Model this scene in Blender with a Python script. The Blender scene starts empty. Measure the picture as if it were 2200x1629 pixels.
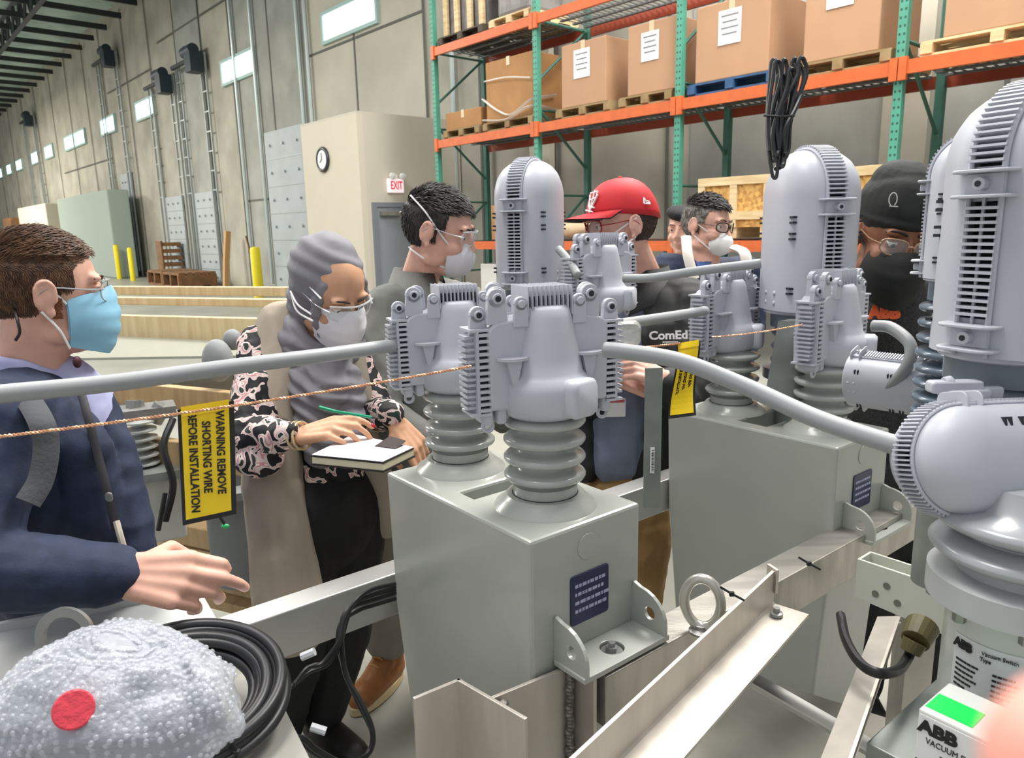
import bpy, math, random
import numpy as np
from mathutils import Vector, Matrix, noise, Quaternion
random.seed(7)
S = bpy.context.scene
COL = S.collection
V = Vector
# ------------------------------------------------------------------ camera
FPX, CAMH = 1580.0, 1.65
TH, RO = math.atan(324/1580.0), math.radians(1.27)
_X = V((1, 0, 0)); FW = V((0, math.cos(TH), -math.sin(TH))); _U = V((0, math.sin(TH), math.cos(TH)))
RT = math.cos(RO)*_X - math.sin(RO)*_U
UP = math.cos(RO)*_U + math.sin(RO)*_X
CAM = V((0, 0, CAMH))
cd = bpy.data.cameras.new('camera'); cam = bpy.data.objects.new('camera', cd); COL.objects.link(cam)
cd.sensor_width = 36.0; cd.lens = FPX/2200*36.0; cd.clip_start = 0.01; cd.clip_end = 300
M = Matrix.Identity(4)
for i in range(3):
    M[i][0] = RT[i]; M[i][1] = UP[i]; M[i][2] = -FW[i]; M[i][3] = CAM[i]
cam.matrix_world = M
S.camera = cam
cd.dof.use_dof = True; cd.dof.focus_distance = 1.45; cd.dof.aperture_fstop = 12.0
# ------------------------------------------------------------------ light and exposure
S.view_settings.view_transform = 'Standard'; S.view_settings.look = 'None'
S.view_settings.gamma = 1.0; S.view_settings.use_curve_mapping = False
S.view_settings.exposure = 0.14
w = bpy.data.worlds.new('world'); S.world = w; w.use_nodes = True
bg = w.node_tree.nodes['Background']; bg.inputs[0].default_value = (0.93, 0.96, 1.0, 1); bg.inputs[1].default_value = 0.62
def area(name, loc, size, power, color=(1, 0.97, 0.92), rot=(0, 0, 0), sy=None):
    l = bpy.data.lights.new(name, 'AREA'); l.energy = power; l.color = color
    l.shape = 'RECTANGLE'; l.size = size; l.size_y = sy or size
    o = bpy.data.objects.new(name, l); COL.objects.link(o); o.location = loc; o.rotation_euler = rot
    return o
area('overhead_light', (-1.2, 1.6, 7.5), 2.2, 330)
area('overhead_light', (3.5, 4.5, 8.0), 2.5, 520)
area('overhead_light', (3.0, 7.0, 8.5), 3.0, 850)  # unseen lamp added to brighten the wall behind the rack
area('overhead_light', (-5.0, 8.5, 8.5), 3.0, 620)
area('overhead_light', (-18.0, 17.0, 9.0), 6.0, 3200, (1, .95, .86))
area('overhead_light', (-34.0, 33.0, 9.0), 8.0, 7000, (1, .94, .84))
# ------------------------------------------------------------------ frames of reference
def dirv(deg):
    a = math.radians(deg); return V((math.sin(a), math.cos(a), 0))
def ray(px, py): return FW + RT*((px-1100)/FPX) - UP*((py-814.5)/FPX)
def P(px, py, d): return CAM + ray(px, py)*d
def PZ(px, py, z):
    r = ray(px, py); return CAM + r*((z-CAMH)/r.z)
def PV(px, py, n, d):
    r = ray(px, py); return CAM + r*(d/(r.dot(n)))
A = dirv(-38.4); B = dirv(51.6); W = dirv(-41.5); N = dirv(48.5); Z = V((0, 0, 1))
YAW = math.radians(38.4)                 # equipment frame: local x = B, local y = A
def E(a, b, z=0): return A*a + B*b + Z*z
def WN(s, n, z=0): return W*s + N*n + Z*z
WYAW = math.radians(41.5)                # building frame: local x = N, local y = W
# ------------------------------------------------------------------ materials
def lin(c):
    if isinstance(c, str):
        c = [int(c[i:i+2], 16)/255 for i in (0, 2, 4)]
    return tuple((x/12.92 if x <= 0.04045 else ((x+0.055)/1.055)**2.4) for x in c) + (1,)
MATS = {}
def mat(name, col, rough=0.5, metal=0.0, spec=None, var=0.0, vscale=8, bump=0.0, bscale=60, col2=None, kind='noise', stretch=None, emit=None, estr=1.0, alpha=None, coat=0, trans=0, ramp=(0.4, 0.6)):
    if name in MATS: return MATS[name]
    m = bpy.data.materials.new(name); m.use_nodes = True; nt = m.node_tree; b = nt.nodes['Principled BSDF']
    b.inputs['Base Color'].default_value = lin(col); b.inputs['Roughness'].default_value = rough; b.inputs['Metallic'].default_value = metal
    if spec is not None: b.inputs['Specular IOR Level'].default_value = spec
    if coat: b.inputs['Coat Weight'].default_value = coat; b.inputs['Coat Roughness'].default_value = 0.1
    if trans: b.inputs['Transmission Weight'].default_value = trans
    if emit: b.inputs['Emission Color'].default_value = lin(emit); b.inputs['Emission Strength'].default_value = estr
    if alpha is not None: b.inputs['Alpha'].default_value = alpha
    def coord(scale, st):
        tc = nt.nodes.new('ShaderNodeTexCoord'); mp = nt.nodes.new('ShaderNodeMapping')
        nt.links.new(tc.outputs['Object'], mp.inputs[0]); s = st or (1, 1, 1)
        mp.inputs['Scale'].default_value = [scale*k for k in s]; return mp.outputs[0]
    def tex(kd, scale, st):
        c = coord(scale, st)
        if kd == 'voronoi':
            t = nt.nodes.new('ShaderNodeTexVoronoi'); t.inputs['Scale'].default_value = 1; nt.links.new(c, t.inputs['Vector']); return t.outputs['Distance']
        if kd == 'vcell':
            t = nt.nodes.new('ShaderNodeTexVoronoi'); t.inputs['Scale'].default_value = 1; nt.links.new(c, t.inputs['Vector'])
            s = nt.nodes.new('ShaderNodeSeparateColor'); nt.links.new(t.outputs['Color'], s.inputs[0]); return s.outputs[0]
        if kd == 'wave':
            t = nt.nodes.new('ShaderNodeTexWave'); t.inputs['Scale'].default_value = 1; t.inputs['Distortion'].default_value = 1.2; nt.links.new(c, t.inputs['Vector']); return t.outputs['Fac']
        if kd == 'wavez':
            t = nt.nodes.new('ShaderNodeTexWave'); t.bands_direction = 'Z'; t.inputs['Scale'].default_value = 1; t.inputs['Distortion'].default_value = 0.6; nt.links.new(c, t.inputs['Vector']); return t.outputs['Fac']
        t = nt.nodes.new('ShaderNodeTexNoise'); t.inputs['Scale'].default_value = 1; t.inputs['Detail'].default_value = 5; nt.links.new(c, t.inputs['Vector']); return t.outputs['Fac']
    if col2 is not None or var:
        f = tex(kind, vscale, stretch)
        r = nt.nodes.new('ShaderNodeValToRGB'); r.color_ramp.elements[0].position = ramp[0]; r.color_ramp.elements[1].position = ramp[1]
        c1 = lin(col)
        c2 = lin(col2) if col2 is not None else tuple(min(1, x*(1-var)) for x in c1[:3])+(1,)
        r.color_ramp.elements[0].color = c2; r.color_ramp.elements[1].color = c1
        nt.links.new(f, r.inputs[0]); nt.links.new(r.outputs[0], b.inputs['Base Color'])
    if bump:
        kb = 'voronoi' if kind == 'bubble' else ('wavez' if kind == 'knit' else 'noise')
        f = tex(kb, bscale, None if kb != 'noise' else stretch); bp = nt.nodes.new('ShaderNodeBump'); bp.inputs['Strength'].default_value = bump
        bp.inputs['Distance'].default_value = 0.01 if bscale < 100 else 0.003
        nt.links.new(f, bp.inputs['Height']); nt.links.new(bp.outputs[0], b.inputs['Normal'])
    MATS[name] = m
    return m
GREY = mat('cover_plastic', 'BBBDC6', 0.42, spec=0.4, var=0.05, vscale=5)
PORC = mat('porcelain_grey', 'A7AAA6', 0.22, spec=0.6, coat=0.3, var=0.06, vscale=12)
TANK = mat('tank_paint', 'A6A9A2', 0.3, spec=0.5, coat=0.25, var=0.05, vscale=4, bump=0.04, bscale=40)
ALU = mat('mill_aluminium', 'B8B4AC', 0.36, metal=0.75, var=0.22, vscale=5, stretch=(1, 6, 1), bump=0.06, bscale=50)
ALUB = mat('bright_aluminium', 'CBCBC8', 0.34, metal=0.6, var=0.12, vscale=3)
GALV = mat('galvanised_plate', '8E9490', 0.42, metal=0.45, var=0.15, vscale=14)
STEEL = mat('zinc_steel', '9A9A98', 0.35, metal=0.7, var=0.15, vscale=20)
WELD = mat('weld_bead', '8C8780', 0.45, metal=0.7, bump=1.0, bscale=140, var=0.4, vscale=90)
DARK = mat('dark_gap', '20222A', 0.7)  # near-black; also paints the shade between ribs and fins
BLACK = mat('black_rubber', '1A1B1D', 0.45, spec=0.4, var=0.3, vscale=20)
CABLE = mat('grey_cable', '9A9D9F', 0.45, spec=0.4, var=0.04, vscale=8)
HOSE = mat('black_hose', '26272A', 0.4, spec=0.5, var=0.2, vscale=10)
NAVYP = mat('nameplate_blue', '1D1F4A', 0.35)
WHITE = mat('white_paper', 'E4E4E4', 0.6)
INK = mat('black_ink', '151515', 0.6)
YEL = mat('yellow_vinyl', 'F0CC08', 0.45, var=0.06, vscale=20)
COPPER = mat('copper_wire', 'F2B890', 0.3, metal=0.6, var=0.2, vscale=120)
CONC = mat('concrete_wall', 'AFAB9E', 0.85, col2='908D82', vscale=0.9, bump=0.25, bscale=3, ramp=(0.3, 0.72))
CONCD = mat('concrete_panel_dark', 'A0A19A', 0.85, col2='858680', vscale=1.1, bump=0.2, bscale=3, ramp=(0.3, 0.72))
CONCL = mat('concrete_panel_light', 'BDB9AA', 0.85, col2='AAA698', vscale=0.7, bump=0.2, bscale=3, ramp=(0.3, 0.72))
FLOOR = mat('concrete_floor', '9A9990', 0.4, col2='86857C', vscale=1.2, bump=0.05, bscale=12, ramp=(0.3, 0.7))
CREAM = mat('cream_drywall', 'C6BFAD', 0.8, var=0.03, vscale=1)
CREAMS = mat('beige_drywall', 'BFB9A9', 0.8, var=0.03, vscale=1)
DOORG = mat('grey_door_paint', '868B90', 0.5, var=0.04, vscale=3)
DOCK = mat('dock_door_panel', 'A2A9AC', 0.55, var=0.08, vscale=1.5)
RAIL = mat('door_rail_steel', '9DA6A6', 0.45, metal=0.4)
DECK = mat('roof_deck', 'A9BDB6', 0.7, col2='8DA29B', vscale=1.0)
JOIST = mat('dark_roof_steel', '25292B', 0.6)
ORANGE = mat('rack_orange', 'C8602C', 0.45, var=0.12, vscale=9)
WOOD = mat('pine_board', 'BFA278', 0.6, col2='A2875E', vscale=2.2, stretch=(1, 1, 9), bump=0.1, bscale=30, ramp=(0.35, 0.68))
WOODL = mat('pale_pine', 'D8C49C', 0.6, col2='C0A67A', vscale=3, stretch=(1, 1, 8), ramp=(0.35, 0.7))
WOODD = mat('weathered_pallet_wood', '9A8660', 0.75, col2='75623F', vscale=5, ramp=(0.3, 0.7))
WOODB = mat('brown_wood', '7A5634', 0.7, var=0.3, vscale=5)
CARD = mat('cardboard', 'AE8868', 0.75, var=0.06, vscale=2)
CARDB = mat('brown_cardboard', 'A6794A', 0.75, var=0.12, vscale=3)
OSB = mat('strand_board', 'D6A860', 0.7, col2='A9783A', kind='vcell', vscale=28, stretch=(1, 1, 1), ramp=(0.1, 0.9))
BLUEP = mat('blue_pallet_paint', '27547F', 0.6, var=0.3, vscale=8)
FILM = mat('stretch_film', 'E6E6E4', 0.18, spec=0.9, alpha=0.42, bump=0.9, bscale=14)
WRAPG = mat('grey_wrapped_goods', '83807E', 0.4, bump=0.5, bscale=14, var=0.3, vscale=4)
GLOW = mat('daylight_pane', 'EFFFFF', 0.5, emit='E4FAFF', estr=2.6)
WFRAME = mat('window_frame_metal', '9DB8B4', 0.5)
EXITW = mat('exit_sign_face', 'F0E0E4', 0.5, emit='FFE6EA', estr=0.35)
RED = mat('exit_red', 'D02840', 0.5, emit='E03048', estr=0.3)
YPOST = mat('safety_yellow', 'E2D114', 0.5, var=0.08, vscale=4)
SHEET = mat('glossy_grey_sheet', 'A2A79E', 0.16, spec=0.8, var=0.06, vscale=2)
def post_green():
    m = mat('rack_green', '4C937D', 0.5, var=0.12, vscale=6); nt = m.node_tree; b = nt.nodes['Principled BSDF']
    src = b.inputs['Base Color'].links[0].from_socket
    tc = nt.nodes.new('ShaderNodeTexCoord'); sp = nt.nodes.new('ShaderNodeSeparateXYZ'); nt.links.new(tc.outputs['Object'], sp.inputs[0])
    def mth(op, a, bb=None):
        n = nt.nodes.new('ShaderNodeMath'); n.operation = op
        for i, x in enumerate((a, bb)):
            if x is None: continue
            if isinstance(x, (int, float)): n.inputs[i].default_value = x
            else: nt.links.new(x, n.inputs[i])
        return n.outputs[0]
    z = mth('PINGPONG', sp.outputs[2], 0.035)
    hz = mth('LESS_THAN', z, 0.011)
    yy = mth('ABSOLUTE', mth('SUBTRACT', mth('PINGPONG', sp.outputs[1], 0.04), 0.02))
    hy = mth('LESS_THAN', yy, 0.009)
    f = mth('MULTIPLY', hz, hy)
    mx = nt.nodes.new('ShaderNodeMix'); mx.data_type = 'RGBA'; nt.links.new(f, mx.inputs[0]); nt.links.new(src, mx.inputs[6]); mx.inputs[7].default_value = lin('23483E')
    nt.links.new(mx.outputs[2], b.inputs['Base Color'])
    return m
GREEN = post_green()
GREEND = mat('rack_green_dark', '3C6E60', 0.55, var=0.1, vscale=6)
# ------------------------------------------------------------------ object helpers
WMX = {}
def tag(o, label=None, cat=None, group=None, kind=None):
    if label: o['label'] = label
    if cat: o['category'] = cat
    if group: o['group'] = group
    if kind: o['kind'] = kind
    return o
def root(name, loc, rz=0.0, label=None, cat=None, group=None, rot=None):
    o = bpy.data.objects.new(name, None); COL.objects.link(o); o.empty_display_size = 0.1
    R = (rot.to_4x4() if rot is not None else Matrix.Rotation(rz, 4, 'Z'))
    o.location = loc; o.rotation_euler = R.to_euler()
    WMX[o.name] = Matrix.Translation(loc) @ R
    return tag(o, label, cat, group)
def basis(d):
    d = V(d).normalized(); u = V((0, 0, 1)) if abs(d.z) < 0.95 else V((1, 0, 0))
    x = u.cross(d).normalized(); y = d.cross(x); return x, y, d
class MB:
    def __init__(s): s.v = []; s.f = []; s.m = []; s.cur = 0
    def add(s, vs, fs):
        o = len(s.v); s.v += [V(x) for x in vs]; s.f += [tuple(i+o for i in f) for f in fs]; s.m += [s.cur]*len(fs); return s
    def box(s, c, d, ax=None, rz=0, taper=None):
        x, y, z = [k/2 for k in d]; c = V(c)
        R = ax if ax is not None else (Matrix.Rotation(rz, 3, 'Z'))
        vs = []
        for sz in (-1, 1):
            for sx, sy in ((-1, -1), (1, -1), (1, 1), (-1, 1)):
                k = (taper if (taper and sz > 0) else 1)
                vs.append(c + R @ V((sx*x*k, sy*y*k, sz*z)))
        return s.add(vs, [(0, 3, 2, 1), (4, 5, 6, 7), (0, 1, 5, 4), (1, 2, 6, 5), (2, 3, 7, 6), (3, 0, 4, 7)])
    def rbox(s, c, d, r=0.005, ax=None, n=3, axis=2):
        # box with rounded corners seen along 'axis' (prism of a rounded rectangle) and slightly chamfered ends
        i, j = [k for k in (0, 1, 2) if k != axis]; c = V(c); R = ax if ax is not None else Matrix.Identity(3)
        r = min(r, d[i]/2*0.98, d[j]/2*0.98)
        def ring(off, h):
            out = []
            hx, hy = d[i]/2-off, d[j]/2-off; rr = max(r-off*0.5, 1e-4)
            for q, (sx, sy) in enumerate(((1, 1), (-1, 1), (-1, -1), (1, -1))):
                for k in range(n+1):
                    a = (q + k/n)*math.pi/2
                    p = [0, 0, 0]; p[i] = sx*(hx-rr)+math.cos(a)*rr; p[j] = sy*(hy-rr)+math.sin(a)*rr; p[axis] = h
                    out.append(c + R @ V(p))
            return out
        ch = min(r*0.5, d[axis]*0.25); H = d[axis]/2
        rings = [ring(ch*0.8, -H), ring(0, -H+ch), ring(0, H-ch), ring(ch*0.8, H)]
        flip = axis == 1
        return s.loft(rings, flip=flip)
    def loft(s, rings, cap=True, flip=False, closed=True):
        n = len(rings[0]); vs = [p for r in rings for p in r]; fs = []
        for k in range(len(rings)-1):
            for i in range(n if closed else n-1):
                j = (i+1) % n; q = (k*n+i, k*n+j, (k+1)*n+j, (k+1)*n+i); fs.append(q[::-1] if flip else q)
        if cap and closed:
            a = tuple(range(n))[::-1]; b = tuple((len(rings)-1)*n+i for i in range(n))
            fs += [a[::-1], b[::-1]] if flip else [a, b]
        return s.add(vs, fs)
    def cyl(s, p0, p1, r0, r1=None, n=16):
        p0, p1 = V(p0), V(p1); r1 = r0 if r1 is None else r1; x, y, d = basis(p1-p0)
        return s.loft([[p+(x*math.cos(a)+y*math.sin(a))*r for a in [2*math.pi*k/n for k in range(n)]] for p, r in ((p0, r0), (p1, r1))])
    def lathe(s, prof, c=(0, 0, 0), n=32, ax=(0, 0, 1), cap=True, sq=None):
        c = V(c); x, y, d = basis(ax)
        if abs(V(ax).normalized().z) > 0.99: x, y, d = V((1, 0, 0)), V((0, 1, 0)), V((0, 0, 1))
        def rad(a):
            if not sq: return 1
            return (abs(math.cos(a))**sq+abs(math.sin(a))**sq)**(-1/sq)
        return s.loft([[c+d*z+(x*math.cos(a)+y*math.sin(a))*r*rad(a) for a in [2*math.pi*k/n for k in range(n)]] for r, z in prof], cap=cap)
    def ell(s, c, r, R=None, nu=16, nv=10):
        c = V(c); R = R or Matrix.Identity(3); vs = [c+R@V((0, 0, -r[2]))]
        for i in range(1, nv):
            t = -math.pi/2+math.pi*i/nv
            for k in range(nu):
                a = 2*math.pi*k/nu; vs.append(c+R@V((r[0]*math.cos(t)*math.cos(a), r[1]*math.cos(t)*math.sin(a), r[2]*math.sin(t))))
        vs.append(c+R@V((0, 0, r[2]))); fs = []
        for k in range(nu): fs.append((0, 1+(k+1) % nu, 1+k))
        for i in range(nv-2):
            for k in range(nu):
                a = 1+i*nu+k; b = 1+i*nu+(k+1) % nu; fs.append((a, b, b+nu, a+nu))
        t = len(vs)-1
        for k in range(nu): fs.append((t, 1+(nv-2)*nu+k, 1+(nv-2)*nu+(k+1) % nu))
        return s.add(vs, fs)
    def cap(s, p0, p1, r0, r1, n=14):
        # tapered capsule
        p0, p1 = V(p0), V(p1); x, y, d = basis(p1-p0) if (p1-p0).length > 1e-6 else basis((0, 0, 1)); rings = []
        for t in (-80, -55, -28, 0): rings.append((p0+d*(r0*math.sin(math.radians(t))), r0*math.cos(math.radians(t))))
        for t in (0, 28, 55, 80): rings.append((p1+d*(r1*math.sin(math.radians(t))), r1*math.cos(math.radians(t))))
        return s.loft([[p+(x*math.cos(a)+y*math.sin(a))*r for a in [2*math.pi*k/n for k in range(n)]] for p, r in rings])
    def tube(s, pts, r, n=10, closed=False, radii=None, flat=None):
        pts = [V(p) for p in pts]; L = len(pts); rings = []; x = None
        for i, p in enumerate(pts):
            if closed: t = pts[(i+1) % L]-pts[i-1]
            else: t = pts[min(i+1, L-1)]-pts[max(i-1, 0)]
            t.normalize()
            if x is None: x = basis(t)[0]
            x = (x-t*x.dot(t)).normalized(); y = t.cross(x); rr = radii[i] if radii else r
            rings.append([p+(x*math.cos(a)+y*math.sin(a)*(flat or 1))*rr for a in [2*math.pi*k/n for k in range(n)]])
        if closed: rings.append(rings[0]); return s.loft(rings, cap=False)
        return s.loft(rings)
    def prism(s, poly, h0, h1, fn):
        # poly: 2D outline, fn(u, v, h) -> point
        area2 = sum(poly[i][0]*poly[(i+1) % len(poly)][1]-poly[(i+1) % len(poly)][0]*poly[i][1] for i in range(len(poly)))
        if area2 < 0: poly = poly[::-1]
        return s.loft([[fn(u, v, h) for u, v in poly] for h in (h0, h1)])
    def torus(s, c, R, r, ax=(0, 0, 1), n=32, m=10, a0=0, a1=360, sx=1, sy=1):
        x, y, d = basis(ax); full = abs(a1-a0) >= 360; k = n if full else n+1
        pts = [V(c)+x*math.cos(t)*R*sx+y*math.sin(t)*R*sy for t in [math.radians(a0+(a1-a0)*i/n) for i in range(k)]]
        return s.tube(pts, r, m, closed=full)
    def build(s, name, mats, parent=None, smooth=False, world=False, bevel=0, ang=40):
        vs = s.v
        if world and parent is not None:
            I = WMX[parent.name].inverted(); vs = [I @ p for p in vs]
        me = bpy.data.meshes.new(name); me.from_pydata([tuple(p) for p in vs], [], s.f); me.update()
        if not isinstance(mats, (list, tuple)): mats = [mats]
        for m in mats: me.materials.append(m)
        if len(mats) > 1: me.polygons.foreach_set('material_index', s.m)
        return link(name, me, parent, smooth, bevel, ang)
def link(name, me, parent=None, smooth=False, bevel=0, ang=40):
    o = bpy.data.objects.new(name, me); COL.objects.link(o)
    if parent is not None: o.parent = parent; WMX[o.name] = WMX[parent.name]
    else: WMX[o.name] = Matrix.Identity(4)
    if smooth:
        me.polygons.foreach_set('use_smooth', [True]*len(me.polygons))
        if ang < 180:
            try: me.set_sharp_from_angle(angle=math.radians(ang))
            except Exception: pass
    if bevel:
        b = o.modifiers.new('bevel', 'BEVEL'); b.width = bevel; b.segments = 2; b.limit_method = 'ANGLE'; b.angle_limit = math.radians(40)
    return o
def tree(o):
    out = []
    def rec(x, p):
        c = x.copy(); COL.objects.link(c)
        WMX[c.name] = Matrix.Identity(4)
        if p is not None: c.parent = p; WMX[c.name] = WMX[p.name]
        for ch in [k for k in kids.get(x.name, [])]: rec(ch, c)
        return c
    kids = {}
    for k in bpy.data.objects:
        if k.parent: kids.setdefault(k.parent.name, []).append(k)
    return rec(o, None)
def place(o, loc, rz=0.0, rot=None, label=None, group=None, scale=None):
    R = (rot.to_4x4() if rot is not None else Matrix.Rotation(rz, 4, 'Z'))
    o.location = loc; o.rotation_euler = R.to_euler()
    if scale: o.scale = (scale,)*3
    if label: o['label'] = label
    if group: o['group'] = group
    WMX[o.name] = Matrix.Translation(loc) @ R
    return o
def text(name, s, size, parent, o, x, y, m, ext=0.0006, align='CENTER', world=True, sx=1.0, bold=0.0):
    # o: centre point, x: reading direction, y: up direction of the letters
    cu = bpy.data.curves.new(name, 'FONT'); cu.body = s; cu.size = size; cu.extrude = ext; cu.align_x = align; cu.align_y = 'CENTER'; cu.offset = bold; cu.resolution_u = 3
    ob = bpy.data.objects.new(name, cu); COL.objects.link(ob); bpy.context.view_layer.update()
    me = bpy.data.meshes.new_from_object(ob.evaluated_get(bpy.context.evaluated_depsgraph_get())); bpy.data.objects.remove(ob); bpy.data.curves.remove(cu)
    me.name = name
    x = V(x).normalized(); y = V(y); y = (y-x*y.dot(x)).normalized(); n = x.cross(y)
    T = Matrix.Identity(4)
    for i in range(3): T[i][0] = x[i]*sx; T[i][1] = y[i]; T[i][2] = n[i]; T[i][3] = V(o)[i]
    if world: T = WMX[parent.name].inverted() @ T
    me.transform(T); me.materials.clear(); me.materials.append(m)
    return link(name, me, parent)
def bez(pts, n=12):
    # Catmull-Rom through the points
    pts = [V(p) for p in pts]; q = [pts[0]*2-pts[1]]+pts+[pts[-1]*2-pts[-2]]; out = []
    for i in range(1, len(q)-2):
        for k in range(n):
            t = k/n; a, b, c, d = q[i-1], q[i], q[i+1], q[i+2]
            out.append(0.5*((2*b)+(c-a)*t+(2*a-5*b+4*c-d)*t*t+(3*b-a-3*c+d)*t*t*t))
    out.append(pts[-1]); return out
def struct(name, mb, m, parent=None, **k): return tag(mb.build(name, m, parent, **k), kind='structure' if parent is None else None)
RB = Matrix((tuple(B), tuple(A), tuple(Z))).transposed()      # columns B, A, Z
RW = Matrix((tuple(N), tuple(W), tuple(Z))).transposed()      # columns N, W, Z
# ================================================================== THE BUILDING
m_ = MB().box(WN(40, 0, -0.05), (18.6, 110, 0.1), ax=RW); struct('floor', m_, FLOOR)
def slab(s0, s1, n0, n1, z0, z1): return (WN((s0+s1)/2, (n0+n1)/2, (z0+z1)/2), (abs(n1-n0), abs(s1-s0), abs(z1-z0)))
m_ = MB().box(*slab(-12, 95, 9.3, 9.5, 0, 10.6), ax=RW); struct('wall_back', m_, CONC)
m_ = MB().box(*slab(94.8, 95, -10, 9.3, 0, 10.6), ax=RW); struct('wall_end', m_, mat('far_wall_teal', '5E7C86', 0.8))
# tilt-up panels with joints: some darker, some paler
PAN = [(12.9, 17.9, 'L'), (17.9, 22.6, 'D'), (24.9, 27.2, 'D'), (-1, 6.5, 'D')]
for i, (a, b, k) in enumerate(PAN):
    m_ = MB().box(*slab(a, b, 9.27, 9.3, 0, 10.3), ax=RW); struct('trim_%d' % (i+1), m_, CONCL if k == 'L' else CONCD)
J = MB()
for s in [0.4, 2.6, 5.0, 6.9, 9.15, 11.2, 12.9, 15.6, 17.9, 20.0, 22.6, 24.9, 27.2, 30, 33, 36.4, 39.5, 43, 46.8, 51, 55, 60, 66, 73]:
    J.box(*slab(s-0.025, s+0.025, 9.255, 9.27, 0, 10.3), ax=RW)
for a, b, z in [(22.6, 29, 8.3), (30, 36, 7.6), (36.5, 46, 5.0), (12.9, 17.9, 5.9), (17.9, 22.6, 2.6)]:
    J.box(*slab(a, b, 9.255, 9.27, z, z+0.05), ax=RW)
struct('trim_5', J, mat('panel_joint', '5F605B', 0.9))
# high windows
WIN = [(14.58, 16.9), (21.02, 23.27), (30.05, 32.14), (35.35, 37.5), (40.6, 42.6), (42.9, 44.8), (47.9, 49.9), (52.0, 53.9), (57.4, 59.4), (61.5, 63.2), (65.5, 67.5), (71, 73)]
for i, (a, b) in enumerate(WIN):
    m_ = MB(); z0, z1 = 6.1, 6.66
    for (sa, sb, za, zb) in ((a-.08, b+.08, z0-.08, z0), (a-.08, b+.08, z1, z1+.08), (a-.08, a, z0, z1), (b, b+.08, z0, z1)):
        m_.box(*slab(sa, sb, 9.2, 9.3, za, zb), ax=RW)
    f = struct('window_%d' % (i+1), m_, WFRAME)
    MB().box(*slab(a, b, 9.235, 9.262, z0, z1), ax=RW).build('window_pane', GLOW, f)
# dock doors with vertical tracks and hoists
DOORS = [(18.3, 20.65, 4.4), (24.85, 26.65, 3.05), (28.0, 29.8, 3.05), (33.9, 35.4, 4.25), (52, 54, 3.6)]
for i, (a, b, z) in enumerate(DOORS):
    m_ = MB().box(*slab(a, b, 9.2, 9.27, 0, z), ax=RW)
    d = struct('door_%d' % (i+1), m_, DOCK)
    r_ = MB()
    for k in range(1, 6): r_.box(*slab(a, b, 9.19, 9.2, z*k/6-.012, z*k/6+.012), ax=RW)
    r_.build('door_joint', RAIL, d)
    h_ = MB()
    for k in range(6):
        for ss in (a+.35, (a+b)/2, b-.35): h_.cyl(WN(ss, 9.15, z*(k+.5)/6), WN(ss, 9.2, z*(k+.5)/6), .035, n=8)
    h_.build('door_hardware', RAIL, d)
HO = [(33.9, 36.6, 4.25, 8.9, 'near the grey-green box'), (24.6, 26.9, 3.05, 7.2, 'above the dock door nearest the high conduits'), (27.6, 30.0, 3.05, 7.0, 'above the farther low dock door'), (51.5, 54.5, 3.6, 8.6, 'farthest one along the long wall')]
for i, (a, b, z0, z1, tx) in enumerate(HO):
    r = root('dock_door_hoist', WN((a+b)/2, 9.1, z0), 0, 'steel door track and dark hoist motor '+tx, 'door hoist', 'door hoists on the long concrete wall')
    for s in (a, b):
        t = MB()
        for q in (-.2, .2): t.box(*slab(s+q-.02, s+q+.02, 9.14, 9.2, 0.2, z1), ax=RW)
        k = z0
        while k < z1: t.box(*slab(s-.2, s+.2, 9.15, 9.18, k, k+.04), ax=RW); k += .6
        t.build('track', RAIL, r, world=True)
    MB().cyl(WN(a, 9.0, z1-.1), WN(b, 9.0, z1-.1), .07).build('shaft', JOIST, r, world=True)
    t = MB(); t.box(WN(a, 8.9, z1-.3), (.4, .5, .6), ax=RW); t.cyl(WN(a-.2, 8.85, z1+.05), WN(a+.6, 8.85, z1+.05), .17); t.cyl(WN(a+.35, 8.85, z1-.35), WN(a+.35, 8.85, z1+.2), .12)
    t.build('motor', mat('motor_dark', '1C2A33', 0.5), r, world=True)
# conduits and white column on the wall
t_ = MB()
for s in (20.85, 22.2, 17.7, 18.15, 11.9): t_.cyl(WN(s, 9.18, 0.2), WN(s, 9.18, 10.2), .05, n=8)
struct('trim_6', t_, mat('conduit_grey', 'A9B4B2', 0.4, metal=.3))
t_ = MB().cyl(WN(10.85, 9.1, 0), WN(10.85, 9.1, 10.2), .06, n=10); t_.cyl(WN(10.85, 9.1, 5.6), WN(10.85, 9.1, 5.7), .16, n=10)
struct('trim_7', t_, WHITE)
for i, s in enumerate((3.55, 9.5)):
    struct('trim_%d' % (8+i), MB().box(*slab(s-.25, s+.25, 9.15, 9.27, 0, 10.2), ax=RW), CONCL)
# roof
struct('ceiling', MB().box(*slab(14, 95, -16, 9.4, 10.6, 10.7), ax=RW), DECK)
k = MB()
for s in range(16, 92, 5):
    for n in (-9, -3, 3.0): k.box(*slab(s, s+2.0, n, n+2.0, 10.57, 10.6), ax=RW)
struct('trim_10', k, mat('roof_light_panel', 'C8DAD6', 0.6, emit='CDE4E0', estr=0.8))
def truss(name, p0, p1, h, n, r, lab):
    rt = root(name, p0, 0, lab, 'roof truss', 'dark roof trusses')
    m = MB(); up = Z*h
    ax_ = (p1-p0)
    for q in (V((0, 0, 0)), up):
        m.tube([p0+q, p1+q], r, 4)
    for i in range(n):
        a = p0+ax_*(i/n); b = p0+ax_*((i+.5)/n); c = p0+ax_*((i+1)/n)
        m.tube([a, b+up], r*.6, 4); m.tube([b+up, c], r*.6, 4)
    m.build('web_and_chords', JOIST, rt, world=True); return rt
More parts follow.
